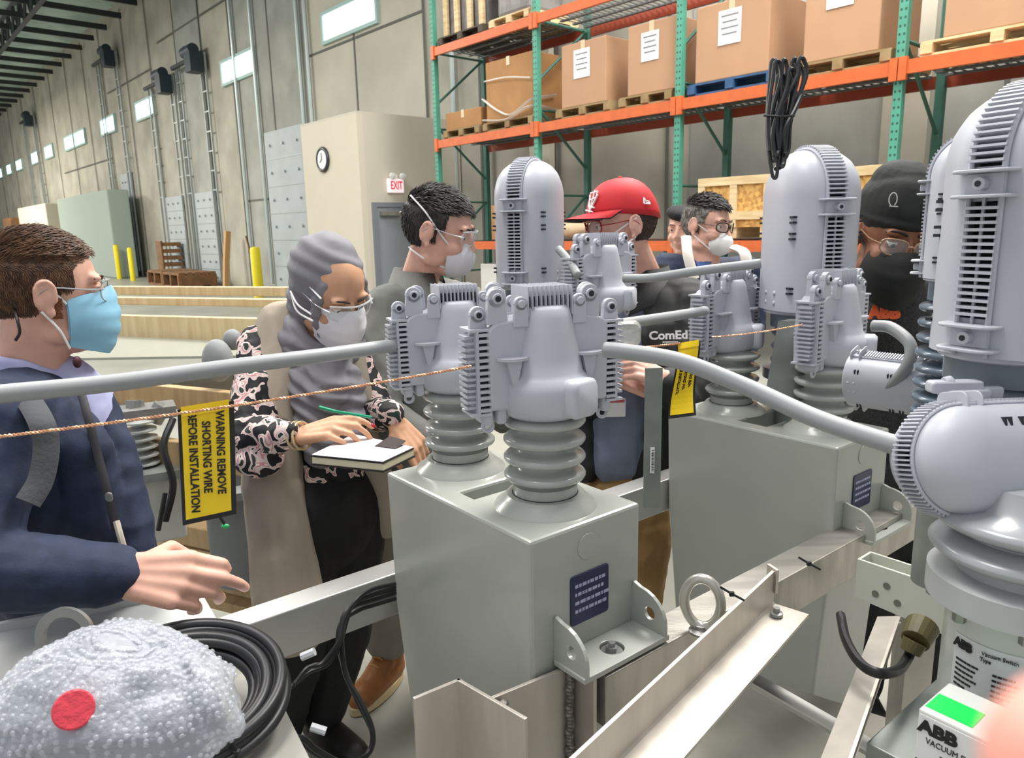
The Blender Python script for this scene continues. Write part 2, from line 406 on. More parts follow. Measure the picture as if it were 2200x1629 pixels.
truss('roof_truss', WN(16, 6.2, 9.5), WN(92, 6.2, 9.5), 1.0, 60, .09, 'dark open-web roof truss running the hall, nearest the long wall')
truss('roof_truss', WN(16, 1.5, 9.5), WN(92, 1.5, 9.5), 1.0, 60, .09, 'dark open-web roof truss running the hall, second from the long wall')
truss('roof_truss', WN(16, -4.0, 9.5), WN(92, -4.0, 9.5), 1.0, 60, .09, 'dark open-web roof truss running the hall, third from the long wall')
for i in range(30):
    s = 22+i*2.1
    o = tag(MB().box(*slab(s, s+.09, -16, 9.2, 9.85, 10.05), ax=RW).build('roof_purlin', JOIST), 'dark steel purlin crossing under the roof deck into the long wall', 'roof beam', 'purlins under the roof deck')
# office block inside the hall
struct('wall_office_front', MB().box(*slab(11.87, 14.0, 7.0, 7.12, 0, 3.68), ax=RW), CREAM)
struct('wall_office_side', MB().box(*slab(11.87, 11.99, 7.12, 9.27, 0, 3.68), ax=RW), CREAMS)
struct('ceiling_office', MB().box(*slab(11.87, 14.0, 7.0, 9.27, 3.68, 3.72), ax=RW), CREAMS)
struct('trim_11', MB().box(*slab(13.9, 14.0, 7.12, 9.27, 0, 3.68), ax=RW), CREAM)
sf = 11.87
d = struct('door_6', MB().box(*slab(sf-.03, sf, 7.28, 8.3, 0, 2.08), ax=RW), DOORG)
f = MB(); f.box(*slab(sf-.06, sf, 7.2, 7.28, 0, 2.16), ax=RW); f.box(*slab(sf-.06, sf, 8.3, 8.38, 0, 2.16), ax=RW); f.box(*slab(sf-.06, sf, 7.28, 8.3, 2.08, 2.16), ax=RW)
f.build('door_frame', mat('door_frame_grey', '73787E', .5), d)
c = MB(); c.box(*slab(sf-.12, sf-.03, 7.34, 7.72, 1.93, 2.0), ax=RW); c.tube([WN(sf-.1, 7.7, 1.98), WN(sf-.25, 7.9, 2.02), WN(sf-.05, 8.1, 2.06)], .012, 6)
c.build('door_closer', ALU, d)
MB().cyl(WN(sf-.08, 8.2, 1.0), WN(sf-.03, 8.2, 1.0), .04).build('door_handle', STEEL, d)
# exit sign with two lamp heads
r = root('exit_sign', WN(sf-.03, 7.71, 2.45), WYAW, 'white lighted exit sign with red letters and two lamp heads above the grey door', 'exit sign')
MB().box(WN(sf-.04, 7.71, 2.46), (.33, .07, .25), ax=RW).build('sign_body', EXITW, r, world=True, bevel=.01)
text('lettering', 'EXIT', .2, r, WN(sf-.08, 7.71, 2.46), N, Z, RED, sx=.62, bold=.004)
for n in (7.62, 7.84):
    l = MB(); l.lathe([(.02, 0), (.05, .02), (.06, .07), (.0, .08)], WN(sf-.05, n, 2.64), ax=tuple(-W+Z*-.2)); l.build('lamp_head', mat('lamp_white', 'E8E8E4', .4), r, world=True, smooth=True)
MB().cyl(WN(sf-.04, 7.73, 2.58), WN(sf-.04, 7.73, 2.66), .03).build('lamp_bracket', mat('lamp_white', 'E8E8E4', .4), r, world=True)
# wall clock
r = root('wall_clock', WN(13.15, 6.97, 2.98), WYAW, 'round black-rimmed wall clock with a white face on the cream office wall', 'clock')
cc = WN(13.15, 6.98, 3.0)
MB().torus(cc, .2, .035, ax=tuple(N), n=32).build('clock_rim', mat('clock_rim', '2A2A2E', .4), r, world=True, smooth=True)
MB().cyl(cc-N*.02, cc, .19, n=32).build('clock_face', mat('clock_face', 'D8DADF', .4), r, world=True)
h = MB(); h.tube([cc-N*.03, cc-N*.03+Z*.12], .006, 4); h.tube([cc-N*.03, cc-N*.03+W*.07+Z*-.05], .007, 4); h.build('clock_hands', INK, r, world=True)
# far objects along the wall
r = tag(MB().box(*slab(32.9, 42.2, 8.0, 8.8, 0, 3.5), ax=RW).build('site_booth', mat('far_booth_grey', '8E9A92', .7), bevel=.05), 'large plain grey-green box standing at the long wall beyond the man in the navy jacket', 'booth')
r = tag(MB().box(*slab(44, 52, 7.8, 9.0, 0, 3.4), ax=RW).build('site_booth', CREAM, bevel=.05), 'far cream booth with a flat roof beyond the grey-green box', 'booth')
r = tag(MB().box(*slab(52.5, 55, 7.4, 9.0, 0, 2.9), ax=RW).build('shipping_crate', WOODB, bevel=.05), 'dark brown far crate past the cream booth', 'crate')
def bollard(px, n, lab, h=1.15, rr=.09):
    b0 = PV(px, 560, N, n); b0.z = 0
    r = MB(); r.lathe([(rr, 0), (rr, h-.06), (rr*.8, h-.02), (rr*.3, h)], b0, n=14)
    return tag(r.build('bollard', YPOST, smooth=True), lab, 'bollard', 'yellow bollards by the long wall')
bollard(252, 8.0, 'yellow bollard just in front of the grey-green box, nearer its corner', 1.35)
bollard(281, 8.0, 'yellow bollard to the far side of the narrow dock door by the grey-green box', 1.25)
bollard(550, 8.0, 'thick yellow bollard alone in front of the smooth concrete panel', 1.32, .13)
def lean(name, px, n, h, m, lab, cat, w_=.12, tilt=.25):
    b0 = PV(px, 600, N, n); b0.z = 0
    r = MB(); r.tube([b0, b0+Z*h*.5+N*tilt*.5+W*.1, b0+Z*h+N*tilt+W*.1], w_, 4); return tag(r.build(name, m), lab, cat)
lean('wooden_plank', 484, 8.6, 1.75, mat('plank_tan', 'B08A5A', .7), 'tall tan plank leaning at the foot of the low dock door', 'plank', .11)
lean('wooden_plank', 562, 8.8, 1.6, WOODB, 'thin brown stick leaning on the wall behind the lone yellow bollard', 'plank', .03, -.3)
def pallet(name, c, d, R, m, lab, cat='pallet', group=None, mb=None):
    # d = (depth, width along W, height); a two-way pallet: deck boards, bottom boards, stringers
    r = root(name, c-Z*d[2]/2, 0, lab, cat, group)
    x, y, z = d; t = z*.16
    k = MB()
    for i in range(5): k.box(c+R@V((-x/2+x*(i+.5)/5, 0, z/2-t/2)), (x/5*.8, y, t), ax=R)
    k.build('deck_boards', m, r, world=True)
    k = MB()
    for i in (0, 2, 4): k.box(c+R@V((-x/2+x*(i+.5)/5, 0, -z/2+t/2)), (x/5*.8, y, t), ax=R)
    k.build('bottom_boards', m, r, world=True)
    for i in (-1, 0, 1): MB().box(c+R@V((0, i*(y/2-.05), 0)), (x, .1 if name != 'shipping_crate' else .1, z-2*t), ax=R).build('stringer', m, r, world=True)
    return r
for j, (sx, nn, z, t) in enumerate([(27.0, 8.3, .07, 'flat brown pallet lying on the floor near the bollards'), (25.0, 8.2, .07, 'flat brown pallet lying beside the dark upright pallets')]):
    pallet('wooden_pallet', WN(sx, nn, .25), (1.2, 1.6, .5), RW, WOODB, t)
r = root('wooden_pallet', WN(28.6, 8.8, 0), 0, 'brown pallets standing on edge at the foot of the long wall', 'pallet')
k = MB()
for i in range(6): k.box(WN(28.6, 8.8, .15+i*.24), (.6, .7, .13), ax=RW)
k.build('deck_boards', WOODB, r, world=True)
MB().box(WN(28.6, 8.45, .75), (.06, .6, 1.45), ax=RW).build('stringer', WOODB, r, world=True)
# ================================================================== PALLET RACK
FR = [10.1, 7.75, 5.38, 2.95, 0.55]; N0, N1 = 7.4, 8.5; LV = [1.40, 3.0, 4.40]
rack = root('pallet_rack', WN(5.3, 7.95, 0), 0, 'long green and orange steel pallet rack standing against the concrete wall', 'pallet rack')
for s in FR:
    for n in (N0+.04, N1-.04):
        me = MB().box((0, 0, 2.9), (.08, .08, 5.8)); me.m = me.m
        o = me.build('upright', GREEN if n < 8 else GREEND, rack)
        # a local frame of its own so that the slot pattern follows the post
        o.matrix_parent_inverse = WMX[rack.name].inverted(); o.location = WN(s, n, 0); o.rotation_euler = (0, 0, WYAW)
    zz = .2; fl = 0
    while zz < 5.2:
        a, b = (N0+.08, N1-.08) if fl else (N1-.08, N0+.08)
        MB().tube([WN(s, a, zz), WN(s, b, zz+.75)], .02, 6).build('brace', GREEND, rack, world=True)
        if fl == 0 or True: MB().tube([WN(s, N0+.08, zz+.75), WN(s, N1-.08, zz+.75)], .018, 6).build('brace', GREEND, rack, world=True)
        zz += 1.15; fl = 1-fl
for z in LV:
    for i in range(4):
        a, b = FR[i]-.04, FR[i+1]+.04
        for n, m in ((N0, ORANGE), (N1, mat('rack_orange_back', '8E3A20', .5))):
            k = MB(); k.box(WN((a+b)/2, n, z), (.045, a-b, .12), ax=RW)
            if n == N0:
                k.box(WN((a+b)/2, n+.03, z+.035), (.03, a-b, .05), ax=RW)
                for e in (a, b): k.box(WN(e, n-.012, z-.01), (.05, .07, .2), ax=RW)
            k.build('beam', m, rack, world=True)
        k = MB(); q = b+.05
        while q < a-.02: k.box(WN(q, (N0+N1)/2, z+.05), (N1-N0-.08, .012, .012), ax=RW); q += .09
        for n in (7.6, 7.85, 8.1, 8.35): k.box(WN((a+b)/2, n, z+.035), (.05, a-b-.05, .02), ax=RW)
        k.build('wire_deck', mat('deck_wire', '6A6C6C', .5, metal=.4), rack, world=True)
def carton(s0, s1, z0, z1, lab, m=CARD, label=True, dep=.95, n0=7.47, wrap=False, tape=True, bulge=0.02):
    r = root('cardboard_box', WN((s0+s1)/2, n0+dep/2, z0), 0, lab, 'box')
    c, dd = WN((s0+s1)/2, n0+dep/2, (z0+z1)/2), (dep, s1-s0, z1-z0)
    MB().box(c, dd, ax=RW).build('carton', m, r, world=True, bevel=.012)
    k = MB(); k.box(WN((s0+s1)/2, n0+dep/2, z1+.004), (dep*.99, .07, .004), ax=RW); k.box(WN((s0+s1)/2, n0-.004, z1-.05), (.004, .07, .12), ax=RW)
    if tape: k.build('packing_tape', mat('tape', 'CDB493', .3), r, world=True)
    if label:
        w_ = min(.28, (s1-s0)*.36); lc = WN((s0+s1)/2+.02, n0-.006, z0+(z1-z0)*.66)
        p = MB().box(lc, (.004, w_, w_*1.25), ax=RW).build('shipping_label', WHITE, r, world=True)
        k = MB()
        for i in range(4): k.box(lc-N*.004+Z*(w_*(.42-.22*i)), (.002, w_*(.75-.12*(i % 2)), .014), ax=RW)
        k.build('printed_lines', mat('label_ink', '77777A', .6), p, world=True)
    return r
PZH = .13; z2 = 3.075
def rpal(s0, s1, z, m, lab, n0=7.44): return pallet('wooden_pallet', WN((s0+s1)/2, n0+.5, z+PZH/2), (1.0, s1-s0, PZH), RW, m, lab, 'pallet', None)
rpal(9.05, 9.95, z2, WOODD, 'wooden pallet under the small low carton at the far end of the rack')
carton(9.05, 9.95, z2+PZH, 3.47, 'small low brown carton at the far end of the middle rack level', CARDB, False, .8, 7.5)
rpal(7.85, 8.95, z2, WOODD, 'wooden pallet under the stretch-wrapped brown carton')
carton(7.9, 8.92, z2+PZH, 4.06, 'large brown carton with stretch film, beside the small low carton', CARDB, False, .9, 7.5)
f_ = MB(); cpt = [WN(8.95, 7.46, 3.55), WN(8.6, 7.44, 3.35), WN(8.3, 7.45, 3.26), WN(7.88, 7.44, 3.4), WN(7.86, 7.9, 3.5)]
f_.tube(bez(cpt, 6), .035, 6, flat=.4); f_.tube(bez([WN(8.95, 7.46, 3.25), WN(8.4, 7.44, 3.2), WN(7.9, 7.45, 3.32), WN(7.86, 8.0, 3.3)], 6), .03, 6, flat=.5)
f_.tube(bez([WN(8.92, 7.47, 3.8), WN(8.4, 7.45, 3.78), WN(7.9, 7.46, 3.7)], 6), .012, 5)
tag(f_.build('stretch_film', FILM, smooth=True), 'loose ropes of clear stretch film around the large brown carton', 'stretch film')
rpal(6.45, 7.4, z2, WOODD, 'wooden pallet under the labelled carton just past the second rack post')
carton(6.53, 7.31, z2+PZH, 3.99, 'labelled tan carton just past the second rack post', CARD, dep=.85)
rpal(5.5, 6.3, z2, WOODD, 'wooden pallet under the labelled carton touching the third rack post')
carton(5.46, 6.18, z2+PZH, 4.0, 'labelled tan carton pressed against the third rack post', CARD, dep=.85)
rpal(4.2, 5.28, z2, BLUEP, 'blue painted pallet under the crushed-corner carton')
carton(4.3, 5.2, z2+PZH, 4.0, 'labelled tan carton standing on the blue pallet', CARD)
rpal(3.05, 4.05, z2, WOODD, 'wooden pallet beside the blue pallet on the nearer side')
carton(3.18, 3.92, z2+PZH, 4.15, 'tall labelled tan carton between the blue pallet and the fourth post', CARD)
rpal(1.6, 2.8, z2, WOODL, 'pale new wooden pallet at the near end of the middle rack level')
carton(1.95, 2.63, z2+PZH, 4.05, 'tan carton on the pale new pallet, near end of the rack', CARD, False)
z3 = 4.475
rpal(8.9, 10.0, z3, mat('dark_pallet', '4A4236', .7), 'dark pallet on the top rack level at its far end')
r = root('slatted_crate', WN(9.45, 7.9, z3+PZH), 0, 'pale slatted crate wrapped in film on the dark top-level pallet', 'crate')
k = MB(); k.box(WN(9.45, 7.95, z3+.6), (.7, .95, .9), ax=RW); k.build('wrapped_load', WRAPG, r, world=True)
k = MB()
for s in (9.9, 9.62, 9.3, 9.02): k.box(WN(s, 7.55, z3+.6), (.05, .1, .95), ax=RW)
k.build('crate_slats', WOODL, r, world=True)
rpal(7.9, 8.75, z3, WOODL, 'pale pallet on the top rack level beside the second post')
r = root('wrapped_bundle', WN(8.35, 7.9, z3+PZH), 0, 'dark film-wrapped bundle on the pale top-level pallet', 'bundle')
MB().box(WN(8.35, 7.9, z3+.5), (.7, .7, .75), ax=RW).build('wrapped_load', WRAPG, r, world=True, bevel=.08)
# lower rack level
z1 = 1.475
def osb(s0, s1, za, zb, lab, n0=7.5, dep=.8):
    r = root('strand_board_crate', WN((s0+s1)/2, n0+dep/2, za), 0, lab, 'crate')
    MB().box(WN((s0+s1)/2, n0+dep/2, (za+zb)/2), (dep, s1-s0, zb-za), ax=RW).build('panel', OSB, r, world=True)
    t = .09; bt_ = lambda c_, d_: MB().box(c_, d_, ax=RW).build('batten', WOODL, r, world=True)
    for s in (s0+t/2, (s0+s1)/2, s1-t/2): bt_(WN(s, n0-.012, (za+zb)/2), (.025, t, zb-za))
    for z in (za+.13, zb-t/2): bt_(WN((s0+s1)/2, n0-.014, z), (.026, s1-s0, t))
    for n in (n0+.05, n0+dep-.05): bt_(WN(s0-.012, n, (za+zb)/2), (t, .025, zb-za))
    k = MB()
    for s in (s0+.08, (s0+s1)/2, s1-.08): k.box(WN(s, n0+dep/2, za-.06), (dep, .09, .12), ax=RW)
    k.build('skid', WOODL, r, world=True); return r
osb(4.2, 5.12, z1+.13, 2.16, 'pale strand-board crate with wooden battens behind the grey-haired man')
osb(2.95, 3.75, z1+.13, 2.17, 'strand-board crate with battens partly behind the fourth rack post')
carton(8.35, 9.0, z1, 2.0, 'small brown carton on the lowest rack level, behind the dark-haired man', CARDB, False, .6, 7.6)
def sack(s, n, z, r3, m, lab, seed=0):
    k = MB().ell(WN(s, n, z+r3[2]*.9), r3, R=RW, nu=24, nv=14)
    k.v = [p+V(noise.noise_vector(p*5+V((seed, 0, 0))))*.05 for p in k.v]
    for p in k.v: p.z = max(p.z, z)
    return tag(k.build('sack', m, smooth=True, ang=180), lab, 'sack')
sack(8.0, 7.75, z1, (.3, .4, .22), mat('white_sack', 'D8D6D0', .6), 'lumpy white sack on the lowest rack level beside the brown carton', 1)
sack(7.2, 7.75, z1, (.3, .3, .16), mat('beige_sack', 'BFA98A', .7), 'low beige sack on the lowest rack level past the white one', 3)
r = sack(2.3, 7.95, z1, (.42, .55, .5), mat('foam_wrapped_beige', 'B5A596', .3, spec=.8, bump=1.0, bscale=16), 'large beige load wrapped in crinkled clear film, high on the lowest rack level', 5)
for k_, (s, z) in enumerate(((8.6, .0), (7.2, 0))):
    pallet('wooden_pallet', WN(s, 7.9, .25), (1.0, 1.3, .5), RW, WOODL, 'pale pallet on the floor under the rack, %s post' % ('far side of the second' if k_ == 0 else 'near side of the second'))
carton(8.0, 9.3, .55, 1.1, 'white film-wrapped carton on the floor pallet under the rack', mat('white_wrap', 'CBCAC4', .4, bump=.4, bscale=12), False, .8, 7.6, tape=False)
# ================================================================== CRATED GOODS BEHIND THE WOMAN
def board(x0, y0, d0, x1, y1, d1, hpx, thick, name, lab, m=WOOD, cat='board', ext=(0, 0)):
    a = P(x0, y0, d0); b = P(x1, y1, d1); h = hpx*((d0+d1)/2)/FPX; zz = (a.z+b.z)/2; a.z = zz; b.z = zz
    u = (b-a).normalized(); a -= u*ext[0]; b += u*ext[1]; nrm = V((-u.y, u.x, 0)); L = (b-a).length
    R = Matrix((tuple(Z), tuple(nrm), tuple(u))).transposed()
    rr = root(name, (a+b)/2+nrm*thick/2-Z*h/2, 0, lab, cat, rot=R)
    o = MB().box((0, 0, 0), (h, thick, L)); 
    bb = o.build('plank', m, rr, bevel=.004)
    return rr
board(150, 612, 3.75, 640, 603, 4.1, 17, .05, 'pine_rail', 'topmost round-edged pine rail crossing behind the woman in the hijab', WOODL, 'rail', (1.2, .3))
board(150, 636, 3.6, 640, 622, 3.95, 15, .05, 'pine_rail', 'second pine rail, just under the topmost one behind the woman', WOODL, 'rail', (1.2, .3))
board(150, 672, 3.45, 640, 660, 3.8, 62, .04, 'pine_plank', 'wide pale pine plank on edge, highest plank behind the woman', WOODL, 'plank', (1.2, .4))
board(150, 800, 3.05, 600, 773, 3.4, 42, .04, 'pine_plank', 'dark tan pine plank just above the big grey cable, behind the woman', WOOD, 'plank', (1.2, .3))
board(150, 909, 2.85, 600, 868, 3.15, 50, .04, 'pine_plank', 'knotty pine plank behind the copper wire', WOOD, 'plank', (1.2, .3))
def sheet(pts, name, m, lab, cat, t=.01):
    k = MB(); lo = [p-Z*t for p in pts]
    k.loft([lo, pts] if ((pts[1]-pts[0]).cross(pts[2]-pts[1])).z > 0 else [lo[::-1], pts[::-1]])
    return tag(k.build(name, m), lab, cat)
sheet([PZ(-200, 775, 1.18), PZ(640, 762, 1.18), PZ(640, 690, 1.2), PZ(-200, 702, 1.2)], 'panel_sheet', SHEET, 'shiny grey-green flat panel lying between the pine planks', 'panel')
sheet([P(-100, 885, 2.9), P(600, 850, 3.1), P(640, 800, 3.3), P(-100, 822, 3.2)], 'panel_sheet', mat('pale_sheet', 'B9B5A8', .3), 'dull pale panel under the big grey cable', 'panel')
# stacked planks low behind the far beam
for i, (y0, y1, h, m, dd) in enumerate([(1175, 1145, 48, WOOD, 0), (1225, 1190, 16, WOODL, .05), (1262, 1225, 22, WOOD, 0), (1300, 1262, 15, WOODL, .08), (1330, 1290, 24, WOOD, 0)]):
    board(430, y0, 2.75+dd, 640, y1, 2.9+dd, h, .1, 'pallet_board', ['wide weathered board topping the low plank stack beside the long cardigan', 'thin pale board second in the low plank stack', 'brown board third down in the low plank stack', 'thin pale board fourth down in the low plank stack', 'brown board lowest in the plank stack'][i], m, 'board', (.3, .35))
# white switch housing with its small insulator, seen between jacket and yellow tag
r = root('switch_unit', P(330, 1100, 2.6), 0, 'pale switch unit with a small grey insulator seen beside the yellow tag', 'switch unit')
k = MB(); k.box(P(340, 1085, 2.62), (.16, .12, .24), rz=.5); k.build('housing', mat('pale_enamel', 'C4C6C0', .4), r, world=True, bevel=.01)
k = MB(); k.box(P(330, 1010, 2.6), (.3, .2, .03), rz=.5); k.box(P(310, 1040, 2.55), (.26, .02, .07), rz=.5); k.build('bracket', GALV, r, world=True)
pr = []
for i in range(6): z = i*.03; pr += [(.022, z), (.055, z+.008), (.055, z+.014), (.022, z+.024)]
MB().lathe(pr, P(310, 1000, 2.6), n=20).build('insulator', PORC, r, smooth=True, world=True)
k = MB(); k.box(P(310, 885, 2.6), (.2, .12, .04), rz=.5); k.cyl(P(290, 900, 2.6), P(290, 860, 2.6), .03); k.cyl(P(330, 905, 2.6), P(350, 870, 2.6), .03); k.build('terminal', STEEL, r, world=True)
k = MB(); k.tube(bez([P(372, 900, 2.55), P(352, 960, 2.5), P(372, 1040, 2.5), P(355, 1120, 2.5)], 8), .012, 8); k.build('hose', BLACK, r, world=True, smooth=True)
MB().tube([P(355, 1060, 2.5), P(340, 1140, 2.5)], .008, 6).build('strap', BLACK, r, world=True)
r = root('grey_barrel', P(520, 1060, 2.75), 0, 'dull grey ribbed drum behind the yellow tag and the floral sleeve', 'drum')
MB().lathe([(.1, -.35), (.13, -.34), (.13, .0), (.15, .02), (.15, .05), (.12, .07), (.12, .12), (.05, .14)], P(515, 1060, 2.85), n=24).build('drum_body', mat('drum_grey', '777B7D', .5), r, world=True, smooth=True)
r = tag(MB().ell(P(468, 775, 2.7), (.055, .055, .08), nu=20, nv=12).ell(P(500, 730, 2.75), (.035, .035, .04)).build('wrapped_fitting', mat('fitting_grey', '85888A', .65, bump=.3, bscale=20), smooth=True, ang=180), 'rounded grey fitting in thin plastic behind the floral sleeve', 'fitting')
# ================================================================== SWITCHGEAR
def plate_hole(mb, outline, hc, hr, h0, h1, fn, n=36):
    ring0, ring1 = [], []
    for k in range(n):
        t = 2*math.pi*k/n; d = (math.cos(t), math.sin(t)); best = None
        for i in range(len(outline)):
            (x1, y1), (x2, y2) = outline[i], outline[(i+1) % len(outline)]
            ex, ey = x2-x1, y2-y1; den = d[0]*ey-d[1]*ex
            if abs(den) < 1e-12: continue
            u = ((x1-hc[0])*ey-(y1-hc[1])*ex)/den; s = ((x1-hc[0])*d[1]-(y1-hc[1])*d[0])/den
            if u > 0 and -1e-9 <= s <= 1+1e-9 and (best is None or u < best): best = u
        best = best or hr*2
        ring1.append((hc[0]+d[0]*best, hc[1]+d[1]*best)); ring0.append((hc[0]+d[0]*hr, hc[1]+d[1]*hr))
    R = [[fn(u, v, h0) for u, v in ring0], [fn(u, v, h0) for u, v in ring1], [fn(u, v, h1) for u, v in ring1], [fn(u, v, h1) for u, v in ring0]]
    R.append(R[0]); return mb.loft(R, cap=False)
def sheds(n, pitch, rs, rt, z0):
    pr = [(rs, z0)]
    for i in range(n):
        z = z0+pitch*(i+.5); h = pitch*(.23 if n > 4 or n < 4 else .19)
        pr += [(rs, z-h*1.6), (rs+(rt-rs)*.3, z-h*1.2), (rt-h*.5, z-h), (rt, z-h*.3), (rt, z+h*.4), (rt-h*.6, z+h), (rs+(rt-rs)*.3, z+h*1.5), (rs, z+h*2.1)]
    pr.append((rs, z0+n*pitch)); return pr
def lump(p, c, r, k=1): return p
def make_tank(name, lab, ly, lx=.267, zt=1.145, zb=.5, ins=((.134, .115), (.14, .40))):
    # local origin: bottom corner nearest the camera, x = along B, y = along A
    r = root(name, E(0, 0, 0), YAW, lab, 'switch tank', 'grey bushing tanks on the frame')
    h = zt; m = MB(); g = .055
    def fx(u, v, hh): return V((hh, u, v))
    low = [(0, h-g), (0, .82), (.03, zb), (ly-.07, zb), (ly-.01, h-.30), (ly, h-g)]
    low = [(0, h), (0, .82), (.03, zb), (ly-.07, zb), (ly-.01, h-.30), (ly, h)]
    m.prism(low, 0, lx, fx)
    y0, y1 = .225, ly-.205
    oa = m.build('tmp_a', TANK); obx = MB().box((lx/2+.06, (y0+y1)/2, h), (lx+.02, y1-y0, g*2)).build('tmp_b', TANK)
    bo_ = oa.modifiers.new('b', 'BOOLEAN'); bo_.object = obx; bo_.operation = 'DIFFERENCE'; bo_.solver = 'EXACT'; bpy.context.view_layer.update()
    me = bpy.data.meshes.new_from_object(oa.evaluated_get(bpy.context.evaluated_depsgraph_get())); bpy.data.objects.remove(oa); bpy.data.objects.remove(obx)
    me.name = 'tank_body'; link('tank_body', me, r, bevel=.006)
    for x, y in ins:
        f = MB().lathe([(.098, h-.002), (.094, h+.005), (.078, h+.016), (.072, h+.024), (.058, h+.025)], (x, y, 0), 40); f.build('bushing_flange', TANK, r, smooth=True)
        b = MB(); pr = [(.060, h+.022), (.060, h+.043), (.054, h+.044)]+sheds(4, .0338, .0505, .0755, h+.044)[1:]
        b.lathe(pr, (x, y, 0), 48); bo = b.build('bushing', PORC, r, smooth=True, ang=70)
        MB().torus((x, y, h+.024), 0.0605, .0018, n=40, m=6).build('seal_ring', DARK, bo, smooth=True)
    c = MB().cyl((.131, -.002, h-.045), (.131, .004, h-.045), .024, n=32); c.build('blanking_disc', TANK, r, bevel=.001)
    n = MB(); n.rbox((.135, -.0015, h-.139), (.094, .003, .094), .006, axis=1); no = n.build('nameplate', NAVYP, r)
    l = MB()
    for i in range(4):
        x = .098
        while x < .17:
            w_ = random.uniform(.004, .013); l.box((x+w_/2, -.0034, h-.112-i*.016), (w_, .0006, .006)); x += w_+.0025
    l.build('lettering', mat('plate_lettering', 'A8AAC8', .5), no)
    zb_ = .905
    b = MB(); plate_hole(b, [(.045, -.082), (.262, -.082), (.262, 0), (.045, 0)], (.15, -.042), .022, zb_, zb_+.010, lambda u, v, h_: V((u, v, h_)))
    bo = b.build('mounting_foot', TANK, r, bevel=.0015)
    for x in (.052, .25):
        e = MB(); out = [(0, zb_), (-.082, zb_)]+[(-.082+.0+ (1-math.cos(t))*.062, zb_+.03+math.sin(t)*.055) for t in [math.radians(q) for q in range(0, 91, 15)]]+[(0, zb_+.092)]
        plate_hole(e, out, (-.045, zb_+.042), .0125, x-.004, x+.004, lambda u, v, h_: V((h_, u, v)))
        e.build('lifting_lug', TANK, r, bevel=.001)
    t = MB(); t.cyl((.15, -.042, zb_-.0), (.15, -.042, zb_+.004), .02, n=20); t.cyl((.15, -.042, zb_+.004), (.15, -.042, zb_+.012), .011, n=6); t.cyl((.15, -.042, zb_+.012), (.15, -.042, zb_+.02), .006, n=12)
    t.build('bolt', STEEL, r); return r
t1 = make_tank('bushing_tank', 'grey steel tank with two bushings, nearest, between the two aluminium rails', .478)
place(t1, E(.868, .718, 0), YAW)
t2 = make_tank('bushing_tank', 'grey steel tank with two bushings, beyond the slanting grey cable', .52, zb=.3)
place(t2, E(.845, 1.665, -.03), YAW)
I1 = [E(.868+.115, .718+.134, 1.322), E(.868+.40, .718+.14, 1.322)]
I2 = [E(.845+.115, 1.665+.134, 1.292), E(.845+.43, 1.665+.14, 1.292)]
def fins_rows(mb, gap_shade, x0, x1, y, z0, z1, n):
    p = (z1-z0)/n
    for i in range(n): mb.box(((x0+x1)/2, 0, z0+p*(i+.5)), (abs(x1-x0), y, p*.52))
    gap_shade.box(((x0+x1)/2, 0, (z0+z1)/2), (abs(x1-x0)*.82, y*.72, z1-z0))  # near-black filler paints shade into the gaps between fins
